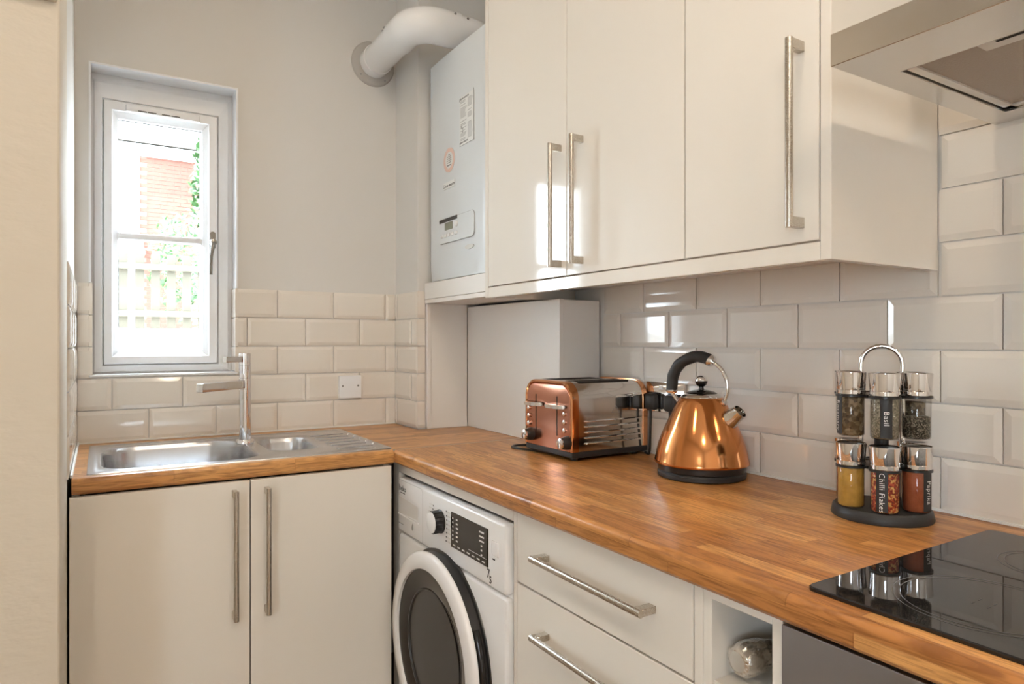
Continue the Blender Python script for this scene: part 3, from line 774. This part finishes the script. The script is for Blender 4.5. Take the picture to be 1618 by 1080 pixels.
bx(bm, WX - .0026, WX - .0021, 1.342, 1.430, .7355, .7363)
finish('display_print', bm, 'recess_grey', dp)
f_(box('start_button', 'appliance_white', None, (WX - .003, WX, 1.288, 1.318, .752, .786), .003, 2)); f_(box('print', 'ink', None, (WX - .0012, WX - .0004, 1.305, 1.315, .7425, .7455)))
f_(text('lettering', '7', .030, 'ink', None, (WX - .001, 1.335, .7045))); f_(text('lettering', '5', .024, 'ink', None, (WX - .001, 1.325, .6925)))
# door
DY, DZ, DR = 1.578, .438, .250
bm = bmesh.new(); lathe(bm, [(DR + .006, 0), (DR + .004, .004), (DR - .003, .006), (DR - .003, .030)], (WX + .003, DY, DZ), (-1, 0, 0), 72); fix(bm)
dr = put(finish('door', bm, 'black_plastic', None, 40), wm)
def d_(o): o.parent = dr; o.matrix_parent_inverse = Matrix.Identity(4); return o
bm = bmesh.new(); lathe(bm, [(.206, .030), (DR, .030), (DR + .001, .033), (DR - .001, .040), (DR - .006, .044), (.213, .047), (.208, .045), (.206, .030)], (WX + .003, DY, DZ), (-1, 0, 0), 96, False, False)
bmesh.ops.remove_doubles(bm, verts=bm.verts, dist=1e-6); fix(bm)
d_(finish('door_ring', bm, 'appliance_white', None, 40))
bm = bmesh.new(); lathe(bm, [(.207, .0385), (.160, .034), (.152, .030), (.146, .022), (.140, .020), (.09, .024), (.001, .026)], (WX + .003, DY, DZ), (-1, 0, 0), 72, False, True); fix(bm)
d_(finish('porthole_glass', bm, 'porthole_glass', None, 25))
bm = bmesh.new(); lathe(bm, [(.141, .024), (.147, .0255), (.153, .034), (.156, .034), (.150, .021), (.141, .024)], (WX + .003, DY, DZ), (-1, 0, 0), 72, False, False); fix(bm)
d_(finish('porthole_rim', bm, 'black_plastic', None, 40))
bm = bmesh.new(); a0 = -.35; pts = [(WX - .016, DY - (DR - .004) * math.cos(a), DZ + (DR - .004) * math.sin(a)) for a in [(-.5 + k * .075) for k in range(15)]]
tube(bm, pts, .0085, 10); fix(bm); d_(finish('door_grip', bm, 'black_gloss', None, 40))

# ================================================================== SINK AND TAP
sk = thing('sink', 'stainless steel inset sink with one and a half bowls and drainer', 'sink', (.36, 2.19, ZT))
ZS = ZT + .0012
B1 = (.004, .392, 1.962, 2.372, .085); B2 = (.428, .588, 2.045, 2.322, .060)
def loop_pts(x0, x1, y0, y1, r, z, n=8): return [(a, c, z) for a, c in rrect(x0, x1, y0, y1, r, n)]
def bowl1(d, z):
    x0, x1, y0, y1, r = B1; n = 8; out = []
    rr = {0: .115, 1: .095, 2: .080, 3: .075}
    for i, (sx_, sy_, a0) in enumerate(((1, 1, 0), (-1, 1, PI / 2), (-1, -1, PI), (1, -1, 1.5 * PI))):
        R0 = max(rr[i] - d, .02); cx_ = (x1 - d - R0) if sx_ > 0 else (x0 + d + R0); cy_ = (y1 - d - R0) if sy_ > 0 else (y0 + d + R0)
        for k in range(n + 1):
            a = a0 + PI / 2 * k / n; out.append((cx_ + R0 * math.cos(a), cy_ + R0 * math.sin(a), z))
    return out
def bowl2(d, z):
    x0, x1, y0, y1, r = B2; return loop_pts(x0 + d, x1 - d, y0 + d, y1 - d, max(r - d, .015), z)
bm = bmesh.new()
def add_loop(pts):
    vs = [bm.verts.new(p) for p in pts]; es = [bm.edges.new((vs[i], vs[(i + 1) % len(vs)])) for i in range(len(vs))]
    return vs, es
# rim: outer lip, roll, sunk plate
o_out = rrect(SX0, SX1, SY0, SY1, .010, 4)
lips = [(0, ZT + .0002), (.001, ZT + .0028), (.013, ZT + .0036), (.017, ZT + .0034), (.021, ZS)]
loops = []
for d, z in lips: loops.append([bm.verts.new((a, c, z)) for a, c in rrect(SX0 + d, SX1 - d, SY0 + d, SY1 - d, .010 + d * .6, 4)])
for A, Bq in zip(loops, loops[1:]):
    for i in range(len(A)):
        j = (i + 1) % len(A); bm.faces.new((A[i], A[j], Bq[j], Bq[i]))
e_out = [bm.edges.get((loops[-1][i], loops[-1][(i + 1) % len(loops[-1])])) for i in range(len(loops[-1]))]
edges = list(e_out)
for fn, depth in ((bowl1, .150), (bowl2, .100)):
    prof = [(-.006, ZS), (-.003, ZS + .0012), (0, ZS + .0006), (.003, ZS - .004), (.006, ZS - .016), (.012, ZS - depth * .55), (.018, ZS - depth * .85), (.032, ZS - depth * .97), (.055, ZS - depth)]
    ls = [[bm.verts.new(p) for p in fn(d, z)] for d, z in prof]
    for A, Bq in zip(ls, ls[1:]):
        for i in range(len(A)):
            j = (i + 1) % len(A); bm.faces.new((A[i], A[j], Bq[j], Bq[i]))
    bm.faces.new(ls[-1])
    bm.edges.index_update()
    edges += [bm.edges.get((ls[0][i], ls[0][(i + 1) % len(ls[0])])) for i in range(len(ls[0]))]
bmesh.ops.triangle_fill(bm, use_beauty=True, use_dissolve=False, edges=edges)
fix(bm)
put(finish('basin', bm, 'sink_steel', None, 35), sk)
for k in range(6):
    y = 2.02 + k * .0605
    bm = bmesh.new(); bx(bm, .615, .728, y - .006, y + .006, ZS - .001, ZS + .0022, .0022, 3)
    put(finish('drainer_rib', bm, 'sink_steel', None, 40), sk)
for k in range(5):
    bm = bmesh.new(); lathe(bm, [(.006, 0), (.005, .0028), (.002, .0036)], (.741, 2.05 + k * .062, ZS), (0, 0, 1), 12); fix(bm)
    put(finish('drainer_stud', bm, 'chrome', None, 50), sk)
for (cx_, cy_, zz) in ((.215, 2.18, ZS - .150), (.508, 2.19, ZS - .100)):
    bm = bmesh.new(); lathe(bm, [(.042, .0005), (.040, .003), (.030, .002), (.012, .004), (.002, .004)], (cx_, cy_, zz), (0, 0, 1), 28); fix(bm)
    put(finish('waste', bm, 'chrome', None, 40), sk)
tp = thing('tap', 'chrome mixer tap with flat square spout behind the sink', 'tap', (.394, 2.262, ZS))
TX, TY = .394, 2.262
bm = bmesh.new(); lathe(bm, [(.027, 0), (.027, .010), (.0255, .013), (.019, .0135)], (TX, TY, ZS), (0, 0, 1), 36); fix(bm); put(finish('base_ring', bm, 'chrome', None, 40), tp)
bm = bmesh.new(); lathe(bm, [(.0182, .013), (.0182, .1715), (.0172, .1722), (.0172, .1738), (.0182, .1745), (.0182, .2065), (.0172, .2072), (.0172, .2088), (.0182, .2095), (.0182, .2475), (.0172, .2482), (.0172, .2498)], (TX, TY, ZS), (0, 0, 1), 40); fix(bm)
put(finish('column', bm, 'chrome', None, 30), tp)
bm = bmesh.new(); lathe(bm, [(.0182, .2500), (.0182, .2845), (.0176, .2855)], (TX, TY, ZS), (0, 0, 1), 40)
fix(bm); lv = put(finish('lever_head', bm, 'chrome', None, 30), tp)
def slab(dirv, r0, r1, hw, z0, z1):
    d = Vector(dirv).normalized(); s = Vector((-d.y, d.x, 0)); bm = bmesh.new(); p = Vector((TX, TY, 0))
    rings(bm, [[p + d * r + s * q + Vector((0, 0, z)) for q, z in ((-hw, z0), (hw, z0), (hw, z1), (-hw, z1))] for r in (r0, r1)])
    es = bm.edges[:]; bmesh.ops.bevel(bm, geom=es, offset=.0012, segments=2, affect='EDGES', profile=.5); return fix(bm)
SD = (-.72, -.69, 0)
put(finish('spout', slab(SD, .008, .205, .011, 1.087, 1.112), 'chrome_soft', None, 30), tp)
put(finish('lever', slab((-.80, -.6, 0), .008, .085, .008, 1.170, 1.188), 'chrome_soft', None, 30), tp)
# blank plate on the window wall
bp2 = tag(thing('wall_plate', 'small white blanking plate on the tiles behind the drainer', 'plate', (.815, YB, 1.062)), 'small white blanking plate on the tiles behind the drainer', 'plate')
put(box('plate', 'upvc', None, (.773, .859, YB - .012, YB - .0005, 1.019, 1.105), .002, 2), bp2)
for x in (.786, .846):
    bm = bmesh.new(); lathe(bm, [(.0038, 0), (.0036, .0014)], (x, YB - .0118, 1.066), (0, -1, 0), 12); fix(bm); put(finish('screw', bm, 'ink_grey', None, 40), bp2)

# ================================================================== HOB AND HOOD
hb_ = thing('hob', 'black glass ceramic hob set in the oak worktop', 'hob', (1.035, .255, ZT))
bm = bmesh.new(); poly = rrect(.786, 1.286, -.035, .548, .012, 5)
rings(bm, [[(a, c, ZT + .0005) for a, c in poly], [(a, c, ZT + .0045) for a, c in poly], [(a + (.0015 if a < 1.03 else -.0015), c + (.0015 if c < .25 else -.0015), ZT + .006) for a, c in poly]]); fix(bm)
put(finish('glass', bm, 'hob_glass', None, 30), hb_)
for cx_, cy_, r in ((.915, .395, .098), (1.155, .400, .075), (.915, .115, .075), (1.155, .115, .098)):
    bm = bmesh.new()
    for q in (r, r - .008):
        rings(bm, [[(cx_ + rr * math.cos(2 * PI * i / 64), cy_ + rr * math.sin(2 * PI * i / 64), ZT + .00625) for i in range(64)] for rr in (q - .0006, q + .0006)], True, False, False)
    for i in range(4):
        a = PI / 4 + i * PI / 2; bx(bm, cx_ + .012 * math.cos(a) - .004, cx_ + .012 * math.cos(a) + .004, cy_ + .012 * math.sin(a) - .0005, cy_ + .012 * math.sin(a) + .0005, ZT + .0061, ZT + .00626)
    put(finish('cooking_zone', bm, 'print_ring', None), hb_)
hd = thing('cooker_hood', 'brushed steel cooker hood above the hob', 'hood', (1.12, .27, 1.62))
HX0, HY0, HY1, HZ0, HZ1 = .878, -.032, .572, 1.620, 1.6655
FX0, FX1, FY0, FY1 = .978, 1.300, .015, .530
def hl(x0, x1, y0, y1, z): return [(x0, y0, z), (x1, y0, z), (x1, y1, z), (x0, y1, z)]
bm = bmesh.new()
rings(bm, [hl(HX0, XR - .002, HY0, HY1, HZ1), hl(HX0, XR - .002, HY0, HY1, HZ0 + .001), hl(HX0 + .001, XR - .002, HY0 + .001, HY1 - .001, HZ0), hl(FX0, FX1, FY0, FY1, HZ0), hl(FX0, FX1, FY0, FY1, HZ0 + .020)], True, True, True)
fix(bm)
put(finish('canopy', bm, 'hood_steel', None), hd)
put(boxes('filter_frame', 'alu_trim', None, [(FX0 + .002, FX1 - .002, FY1 - .016, FY1 - .003, HZ0 + .004, HZ0 + .012), (FX0 + .002, FX0 + .012, FY0, FY1 - .003, HZ0 + .004, HZ0 + .012), (FX1 - .014, FX1 - .002, FY0, FY1 - .003, HZ0 + .004, HZ0 + .012), (FX0 + .002, FX1 - .002, FY0, FY0 + .012, HZ0 + .004, HZ0 + .012)]), hd)
put(box('grease_filter', 'filter_mesh', None, (FX0 + .010, FX1 - .012, FY0 + .010, FY1 - .014, HZ0 + .007, HZ0 + .014)), hd)
ct = put(box('filter_catch', 'alu_trim', None, (FX0 + .006, FX0 + .040, .20, .437, HZ0 + .0035, HZ0 + .010), .002, 2), hd)
o = box('catch_slot', 'dark_gap', ct, (FX0 + .012, FX0 + .018, .23, .415, HZ0 + .0028, HZ0 + .006))
o.matrix_parent_inverse = Matrix.Identity(4)
for y_ in (.10, .33):
    bm = bmesh.new(); lathe(bm, [(.020, 0), (.020, .002), (.017, .003)], (1.333, y_, HZ0 + .0005), (0, 0, -1), 24); fix(bm)
    put(finish('lamp_lens', bm, 'lamp_glow', None, 30), hd)
    l = bpy.data.lights.new('hood_lamp', 'AREA'); l.shape = 'DISK'; l.size = .034; l.energy = .22; l.color = (1.0, .74, .48)
    lo = bpy.data.objects.new('hood_lamp', l); C.objects.link(lo); lo.location = (1.333, y_, HZ0 - .004)
put(box('chimney', 'hood_steel', None, (1.12, XR - .002, .17, .37, HZ1, 2.70), .001, 1), hd)

# ================================================================== TOASTER
ts = thing('toaster', 'copper and chrome four-slice toaster at the back of the worktop', 'toaster', (1.217, 1.573, ZT))
TX0, TX1, TYA, TYB, TZ0, TZ1 = 1.078, 1.354, 1.450, 1.683, .936, 1.1255
def tprof(d=0, r=.05): 
    p = []
    y0, y1, z0, z1 = TYA + d, TYB - d, TZ0, TZ1 - d
    n = 8
    p.append((y1, z0))
    for k in range(n + 1):
        a = PI / 2 * k / n; p.append((y1 - r + r * math.cos(a), z1 - r + r * math.sin(a)))
    for k in range(n + 1):
        a = PI / 2 + PI / 2 * k / n; p.append((y0 + r + r * math.cos(a), z1 - r + r * math.sin(a)))
    p.append((y0, z0)); return p
def tring(specs): return [[(x, y, z) for y, z in tprof(d, max(.05 - d, .02))] for x, d in specs]
bm = bmesh.new(); rings(bm, tring([(TX0 + .024, .0025), (TX1 - .020, .0025)])); fix(bm); put(finish('chrome_body', bm, 'chrome_soft', None, 30), ts)
bm = bmesh.new(); rings(bm, tring([(TX0 + .006, .010), (TX0 + .0005, .007), (TX0, .004), (TX0 + .003, .0005), (TX0 + .008, 0), (TX0 + .024, 0), (TX0 + .0245, .004)])); fix(bm)
fp = put(finish('front_shell', bm, 'copper_trim', None, 30), ts)
bm = bmesh.new(); rings(bm, tring([(TX0 + .0052, .0105), (TX0 + .0020, .0125), (TX0 + .0012, .016)])); fix(bm)
put(finish('front_plate', bm, 'copper_rose', None, 30), ts)
bm = bmesh.new(); rings(bm, tring([(TX1 - .0205, .004), (TX1 - .020, 0), (TX1 - .006, 0), (TX1 - .001, .003), (TX1, .010)])); fix(bm); put(finish('rear_shell', bm, 'copper_trim', None, 30), ts)
put(box('base', 'black_matt', None, (TX0 + .003, TX1 - .002, TYA + .001, TYB - .001, .919, .9365), .004, 2), ts)
for x in (TX0 + .03, TX1 - .03):
    for y in (TYA + .03, TYB - .03):
        bm = bmesh.new(); lathe(bm, [(.010, 0), (.011, .009)], (x, y, ZT + .0003), (0, 0, 1), 14); fix(bm); put(finish('foot', bm, 'black_matt', None, 40), ts)
xp = TX0 + .0012
for y in (1.625, 1.520): put(box('lever_slot', 'dark_gap', None, (xp - .0006, xp + .002, y - .0016, y + .0016, .974, 1.083)), ts)
for y, z in ((1.631, 1.056), (1.522, 1.056)):
    bm = bmesh.new(); prism(bm, [(y + .045 * math.cos(a) , xp - .004 - .020 * max(0, math.sin(a)) + .002 * min(0, math.sin(a))) for a in [2 * PI * k / 28 for k in range(28)]], (z - .0055, z + .0045), lambda a, c, e: (c, a, e))
    bmesh.ops.bevel(bm, geom=[e for e in bm.edges if abs(e.verts[0].co.z - e.verts[1].co.z) < 1e-6], offset=.002, segments=2, affect='EDGES'); fix(bm)
    l_ = put(finish('push_lever', bm, 'chrome', None, 40), ts)
for y, zs in ((1.660, (1.041, 1.018, .996)), (1.484, (1.037, 1.014, .992))):
    for z in zs:
        bm = bmesh.new(); lathe(bm, [(.0062, 0), (.0062, .004), (.0045, .0052)], (xp, y, z), (-1, 0, 0), 18); fix(bm); put(finish('button', bm, 'chrome', None, 40), ts)
for y, z in ((1.648, .965), (1.470, .960)):
    bm = bmesh.new(); lathe(bm, [(.019, 0), (.018, .010), (.0155, .020), (.0135, .024)], (xp, y, z), (-1, 0, 0), 28); fix(bm); kk = put(finish('browning_knob', bm, 'black_plastic', None, 40), ts)
    bm = bmesh.new(); lathe(bm, [(.0145, .0235), (.0145, .027), (.012, .029)], (xp, y, z), (-1, 0, 0), 28); fix(bm)
    o = finish('dial', bm, 'chrome', kk, 40)
    box('pointer', 'ink', kk, (xp - .0296, xp - .0288, y + .002, y + .0045, z - .010, z + .002))
for k in range(5):
    z = 1.017 - k * .0150
    bm = bmesh.new(); tube(bm, [(1.122, TYA + .0045, z), (1.126, TYA - .001, z), (1.132, TYA - .0025, z), (1.322, TYA - .0025, z), (1.328, TYA + .003, z)], .0021, 8); fix(bm)
    put(finish('side_rib', bm, 'chrome', None, 40), ts)
for y in (1.515, 1.632):
    for q in (-.019, .019):
        put(box('toast_slot', 'dark_gap', None, (TX0 + .050, TX1 - .048, y + q - .0125, y + q + .0125, TZ1 - .006, TZ1 - .0019)), ts)
bm = bmesh.new()
tri = [(1.233, 1.056), (1.2475, 1.036), (1.2185, 1.036)]
for (a, c), (a2, c2) in zip(tri, tri[1:] + tri[:1]): tube(bm, [(a, TYA + .0022, c), (a2, TYA + .0022, c2)], .0006, 6)
put(finish('emblem', bm, 'ink_grey', None), ts)
# cables behind the toaster
bm = bmesh.new(); tube(bm, spline([(1.120, 1.600, .9155), (1.095, 1.650, .9145), (1.072, 1.700, .9145), (1.070, 1.742, .9145), (1.10, 1.760, .9145), (1.145, 1.742, .9145), (1.172, 1.705, .9145), (1.182, 1.665, .9145), (1.21, 1.625, .9145)], 8), .0036, 10); fix(bm)
put(finish('power_cable', bm, 'black_plastic', None, 50), ts)
# double socket and plugs
so = thing('double_socket', 'chrome double wall socket on the tiles behind the kettle', 'socket', (XR, 1.388, 1.077))
put(box('plate', 'chrome', None, (XR - .009, XW - .001, 1.314, 1.462, 1.034, 1.120), .0015, 2), so)
for y in (1.350, 1.426):
    put(box('insert', 'black_plastic', None, (XR - .0102, XR - .0085, y - .024, y + .024, 1.046, 1.090)), so)
for y in (1.374, 1.402):
    r_ = put(box('rocker_switch', 'upvc', None, (XR - .0125, XR - .0085, y - .007, y + .007, 1.098, 1.110), .001, 1), so)
for y, lab in ((1.350, 'black plug in the socket half nearer the kettle'), (1.426, 'black plug in the socket half nearer the toaster')):
    p_ = thing('mains_plug', lab, 'plug', (XR - .03, y, 1.066), 'plugs in the double socket')
    bm = bmesh.new(); bx(bm, XR - .034, XR - .0105, y - .021, y + .021, 1.040, 1.086, .009, 3); put(finish('body', bm, 'black_matt', None, 40), p_)
    bm = bmesh.new(); tube(bm, spline([(XR - .026, y, 1.042), (XR - .026, y, 1.010), (XR - .024, y + .004, .96), (XR - .022, y + .01, .9155), (XR - .018, y + .03, .9145)], 6), .0036, 10); fix(bm); put(finish('cable', bm, 'black_plastic', None, 50), p_)

# ================================================================== KETTLE
kt = thing('kettle', 'copper pyramid kettle with black arched handle on its base', 'kettle', (1.24, 1.145, ZT))
KX, KY = 1.24, 1.145
bm = bmesh.new(); lathe(bm, [(.098, .0003), (.1035, .003), (.104, .012), (.1005, .0165), (.09, .0168)], (KX, KY, ZT), (0, 0, 1), 64); fix(bm); put(finish('power_base', bm, 'black_matt', None, 40), kt)
bm = bmesh.new(); lathe(bm, [(.095, .0168), (.1035, .018), (.1045, .031), (.100, .034)], (KX, KY, ZT), (0, 0, 1), 64); fix(bm); put(finish('kettle_foot', bm, 'black_plastic', None, 40), kt)
kp = [(.103, .0325), (.1105, .0335), (.1115, .0365), (.1105, .0405), (.1085, .0480), (.1065, .060), (.1015, .080), (.0945, .100), (.0855, .120), (.0760, .140), (.0665, .160), (.0580, .177), (.0520, .1875), (.0495, .190), (.047, .1905)]
bm = bmesh.new(); lathe(bm, kp, (KX, KY, ZT), (0, 0, 1), 96); fix(bm); put(finish('copper_body', bm, 'copper', None, 50), kt)
bm = bmesh.new(); lathe(bm, [(.0475, .1895), (.0475, .1915), (.043, .196), (.038, .199)], (KX, KY, ZT), (0, 0, 1), 48); fix(bm); put(finish('lid_ring', bm, 'chrome_soft', None, 40), kt)
bm = bmesh.new(); lathe(bm, [(.0385, .1985), (.031, .2035), (.018, .207), (.007, .2085), (.0055, .213), (.0055, .2155)], (KX, KY, ZT), (0, 0, 1), 48); fix(bm); ld = put(finish('lid', bm, 'black_gloss', None, 40), kt)
bm = bmesh.new(); lathe(bm, [(.0145 * math.sin(t), .2285 - .0145 * math.cos(t)) for t in [PI * k / 16 for k in range(17)]], (KX, KY, ZT), (0, 0, 1), 28); fix(bm); o = put(finish('lid_knob', bm, 'black_gloss', None, 60), kt)
bm = bmesh.new(); lathe(bm, [(.0148 * math.sin(t), .2285 - .0148 * math.cos(t)) for t in [PI * (.52 + .48 * k / 10) for k in range(11)]], (KX, KY, ZT), (0, 0, 1), 28, False, True); fix(bm); put(finish('knob_cap', bm, 'chrome', None, 60), kt)
KD = Vector((.266, -.964, 0))
def ku(u, z): return Vector((KX, KY, 0)) + KD * u + Vector((0, 0, z))
g_ = spline([ku(-.0800, 1.112), ku(-.0785, 1.130), ku(-.0745, 1.1525), ku(-.0560, 1.180), ku(-.020, 1.1965), ku(.0075, 1.1955), ku(.024, 1.1885)], 7)
rr = [.0140 + .0004 * math.cos(k * .95) for k in range(len(g_))]
bm = bmesh.new(); tube(bm, g_, rr, 18); fix(bm); put(finish('handle_grip', bm, 'black_matt', None, 60), kt)
for a, c, r in ((ku(-.0800, 1.114), ku(-.0800, 1.106), .0145), (ku(.0215, 1.1900), ku(.0310, 1.1845), .0148)):
    bm = bmesh.new(); tube(bm, [a, a.lerp(c, .5), c], [r, r, r * .85], 18); fix(bm); put(finish('grip_collar', bm, 'chrome', None, 40), kt)
bm = bmesh.new(); tube(bm, spline([ku(.028, 1.186), ku(.048, 1.172), ku(.0615, 1.150), ku(.0660, 1.130), ku(.0650, 1.1105), ku(.0560, 1.088)], 7), .0046, 12); fix(bm); put(finish('handle_rod', bm, 'chrome_soft', None, 60), kt)
bm = bmesh.new(); tube(bm, spline([ku(-.0790, 1.108), ku(-.070, 1.096), ku(-.058, 1.082)], 6), .0050, 12); fix(bm); put(finish('handle_rod', bm, 'chrome_soft', None, 60), kt)
for u, z in ((.0545, 1.0885), (-.0560, 1.084)):
    bm = bmesh.new(); lathe(bm, [(.0085, -.008), (.0085, .006), (.005, .009)], ku(u, z), KD * (1 if u > 0 else -1) + Vector((0, 0, .55)), 18); fix(bm); put(finish('handle_mount', bm, 'chrome', None, 40), kt)
sdir = (ku(.112, 1.083) - ku(.062, 1.046)).normalized(); s0 = ku(.060, 1.0445)
bm = bmesh.new(); lathe(bm, [(.0265, -.012), (.0265, .006), (.0205, .028), (.0180, .043), (.0188, .047), (.0172, .047), (.0165, .030)], s0, sdir, 36, True, True)
for v in bm.verts:      # lip cut level like the photo
    t = (v.co - s0).dot(sdir)
    if t > .04: v.co.z += .35 * ((v.co - (s0 + sdir * t)).z) * -.4
fix(bm); put(finish('spout', bm, 'chrome_soft', None, 40), kt)

# ================================================================== SPICE RACK
SXC, SYC = 1.240, .706
TH0 = math.atan2(-SYC, -SXC)
sr = thing('spice_rack', 'black and chrome two-tier spice rack carousel', 'spice rack', (SXC, SYC, ZT))
bm = bmesh.new(); lathe(bm, [(.0845, .0003), (.0855, .003), (.0825, .017), (.079, .020), (.02, .020)], (SXC, SYC, ZT), (0, 0, 1), 64); fix(bm); put(finish('base', bm, 'black_matt', None, 40), sr)
right = Vector((-math.sin(TH0), math.cos(TH0), 0))
pc_ = Vector((SXC, SYC, 0))
hp = [pc_ - right * .034 + Vector((0, 0, ZT + .018)), pc_ - right * .034 + Vector((0, 0, 1.192))]
for k in range(13):
    a = PI - PI * k / 12; hp.append(pc_ + right * (.034 * math.cos(a)) + Vector((0, 0, 1.1925 + .033 * math.sin(a))))
hp += [pc_ + right * .034 + Vector((0, 0, 1.192)), pc_ + right * .034 + Vector((0, 0, ZT + .018))]
bm = bmesh.new(); tube(bm, hp, .0044, 12); fix(bm); put(finish('carry_handle', bm, 'chrome', None, 50), sr)
for zt in (1.000, 1.1300):
    bm = bmesh.new(); lathe(bm, [(.038, 0), (.042, .001), (.042, .006), (.038, .007)], (SXC, SYC, zt), (0, 0, 1), 40); fix(bm); put(finish('jar_holder', bm, 'black_plastic', None, 40), sr)
    bm = bmesh.new()
for zt in (1.003, 1.133):
    bm = bmesh.new()
    for k in range(6):
        a = TH0 + math.radians(5 + 60 * k); c = pc_ + Vector((math.cos(a), math.sin(a), 0)) * .0605
        rings(bm, [[(c.x + r * math.cos(2 * PI * i / 28), c.y + r * math.sin(2 * PI * i / 28), zt + z) for i in range(28)] for r, z in ((.0239, 0), (.0260, 0), (.0260, .004), (.0239, .004), (.0239, 0))], True, False, False)
    bmesh.ops.remove_doubles(bm, verts=bm.verts, dist=1e-6); fix(bm); put(finish('ring_holder', bm, 'black_plastic', None, 40), sr)
bm = bmesh.new(); lathe(bm, [(.012, .02), (.012, .24), (.010, .242)], (SXC, SYC, ZT), (0, 0, 1), 20); fix(bm); put(finish('centre_column', bm, 'black_plastic', None, 40), sr)
JR = .0230
JAR_MESH = {}
def jar_meshes():
    bm = bmesh.new(); lathe(bm, [(.018, 0), (JR - .002, .0008), (JR, .004), (JR, .078), (JR - .0015, .080)], (0, 0, 0), (0, 0, 1), 36, True, False); fix(bm)
    g = bpy.data.meshes.new('glass'); bm.to_mesh(g); bm.free(); g.materials.append(MATS['jar_glass'])
    bm = bmesh.new(); lathe(bm, [(.0215, .0775), (.0245, .0778), (.0245, .0845), (.0239, .0850), (.0241, .0860), (.0248, .098), (.0261, .1155), (.0261, .1170), (.0249, .1168), (.0230, .1150), (.001, .1150)], (0, 0, 0), (0, 0, 1), 40, True, True); fix(bm)
    l = bpy.data.meshes.new('lid'); bm.to_mesh(l); bm.free(); l.materials.append(MATS['chrome'])
    bm = bmesh.new(); lathe(bm, [(.0228, .1153), (.001, .1156)], (0, 0, 0), (0, 0, 1), 28, False, True); fix(bm)
    t = bpy.data.meshes.new('lid_top'); bm.to_mesh(t); bm.free(); t.materials.append(MATS['black_plastic'])
    for m, a in ((g, 50), (l, 40)):
        for p in m.polygons: p.use_smooth = True
        m.set_sharp_from_angle(angle=math.radians(a))
    return g, l, t
JG, JL, JT = jar_meshes()
def jar(k, tier, content, fill, word, lab_deg, label):
    a = TH0 + math.radians(5 + 60 * k); z0 = (ZT + .0206) if tier == 0 else 1.0605
    c = pc_ + Vector((math.cos(a), math.sin(a), 0)) * .0605
    j = thing('spice_jar', label, 'jar', (c.x, c.y, z0), 'jars in the spice rack')
    for nm, me in (('glass', JG), ('lid', JL), ('lid_top', JT)):
        o = bpy.data.objects.new(nm, me); C.objects.link(o); o.parent = j
    bm = bmesh.new(); lathe(bm, [(.018, .0016), (JR - .0030, .0024), (JR - .0014, .005), (JR - .0014, fill * .074), (JR - .005, fill * .074 + .002), (.001, fill * .074 + .003)], (0, 0, 0), (0, 0, 1), 28); fix(bm)
    o = finish('contents', bm, content, j, 50); o['kind'] = 'stuff'
    if word:
        th = math.atan2(-c.y, -c.x) + math.radians(lab_deg)
        bm = bmesh.new(); half = .42; n = 10
        rings(bm, [[((JR + .0003) * math.cos(th - half + 2 * half * i / n), (JR + .0003) * math.sin(th - half + 2 * half * i / n), z) for i in range(n + 1)] for z in (.004, .072)], False, False, False)
        fix(bm); lb = finish('label', bm, 'black_matt', j, 60)
        me = text_mesh(word, .0125, 'CENTER', 0)
        for v in me.vertices:
            q = th + v.co.y / (JR + .0011); zz = .038 - v.co.x
            v.co = Vector(((JR + .0011) * math.cos(q), (JR + .0011) * math.sin(q), zz))
        link('lettering', me, 'ink_white', lb)
# order k=0 faces the camera, k=5 is left of it, k=1 right
jar(0, 1, 'spice_basil', .97, 'Basil', 6, 'upper-tier spice jar with black Basil label')
jar(5, 1, 'spice_leaf', .96, 'Rosemary', -62, 'upper-tier jar of brown rosemary leaves on the toaster side')
jar(1, 1, 'spice_pepper', .52, None, 0, 'upper-tier half-full jar of dark green flakes on the hob side')
jar(0, 0, 'spice_chilli', .97, 'Chilli Flakes', -12, 'lower-tier spice jar with black Chilli Flakes label')
jar(5, 0, 'spice_curry', .97, None, 0, 'lower-tier jar of yellow curry powder')
jar(1, 0, 'spice_paprika', .97, 'Paprika', 52, 'lower-tier jar of red paprika with its label turned to the hob')
for tier, nm in ((1, 'upper'), (0, 'lower')):
    for k, s in ((2, 'hob-side'), (4, 'toaster-side')):
        jar(k, tier, 'spice_leaf' if tier else 'spice_paprika', .8, None, 0, nm + '-tier spice jar at the wall side, ' + s + ', mostly hidden by the front jars')

# ================================================================== DOWNLIGHTS (in the ceiling, above the frame)
for i, (x, y, p) in enumerate(DOWNLIGHTS):
    lab = ['over the sink corner', 'over the hob end of the worktop', 'in the left part of the room', 'at the back left of the room', 'at the back right of the room'][i]
    t = thing('downlight', 'round recessed ceiling spotlight ' + lab, 'light', (x, y, ZC), 'ceiling spotlights')
    bm = bmesh.new(); rings(bm, [[(r * math.cos(2 * PI * k / 32), r * math.sin(2 * PI * k / 32), z) for k in range(32)] for r, z in ((.036, -.001), (.044, -.006), (.047, -.003), (.047, -.0005))], True, False, False); fix(bm)
    finish('bezel', bm, 'chrome_soft', t, 40)
    bm = bmesh.new(); lathe(bm, [(.034, -.0015), (.034, -.0005)], (0, 0, 0), (0, 0, 1), 28); fix(bm); finish('lens', bm, 'lamp_glow', t)
    l = bpy.data.lights.new('downlight_lamp', 'AREA'); l.shape = 'DISK'; l.size = .14; l.energy = p; l.color = WARM
    lo = bpy.data.objects.new('downlight_lamp', l); C.objects.link(lo); lo.location = (x, y, ZC - .008)
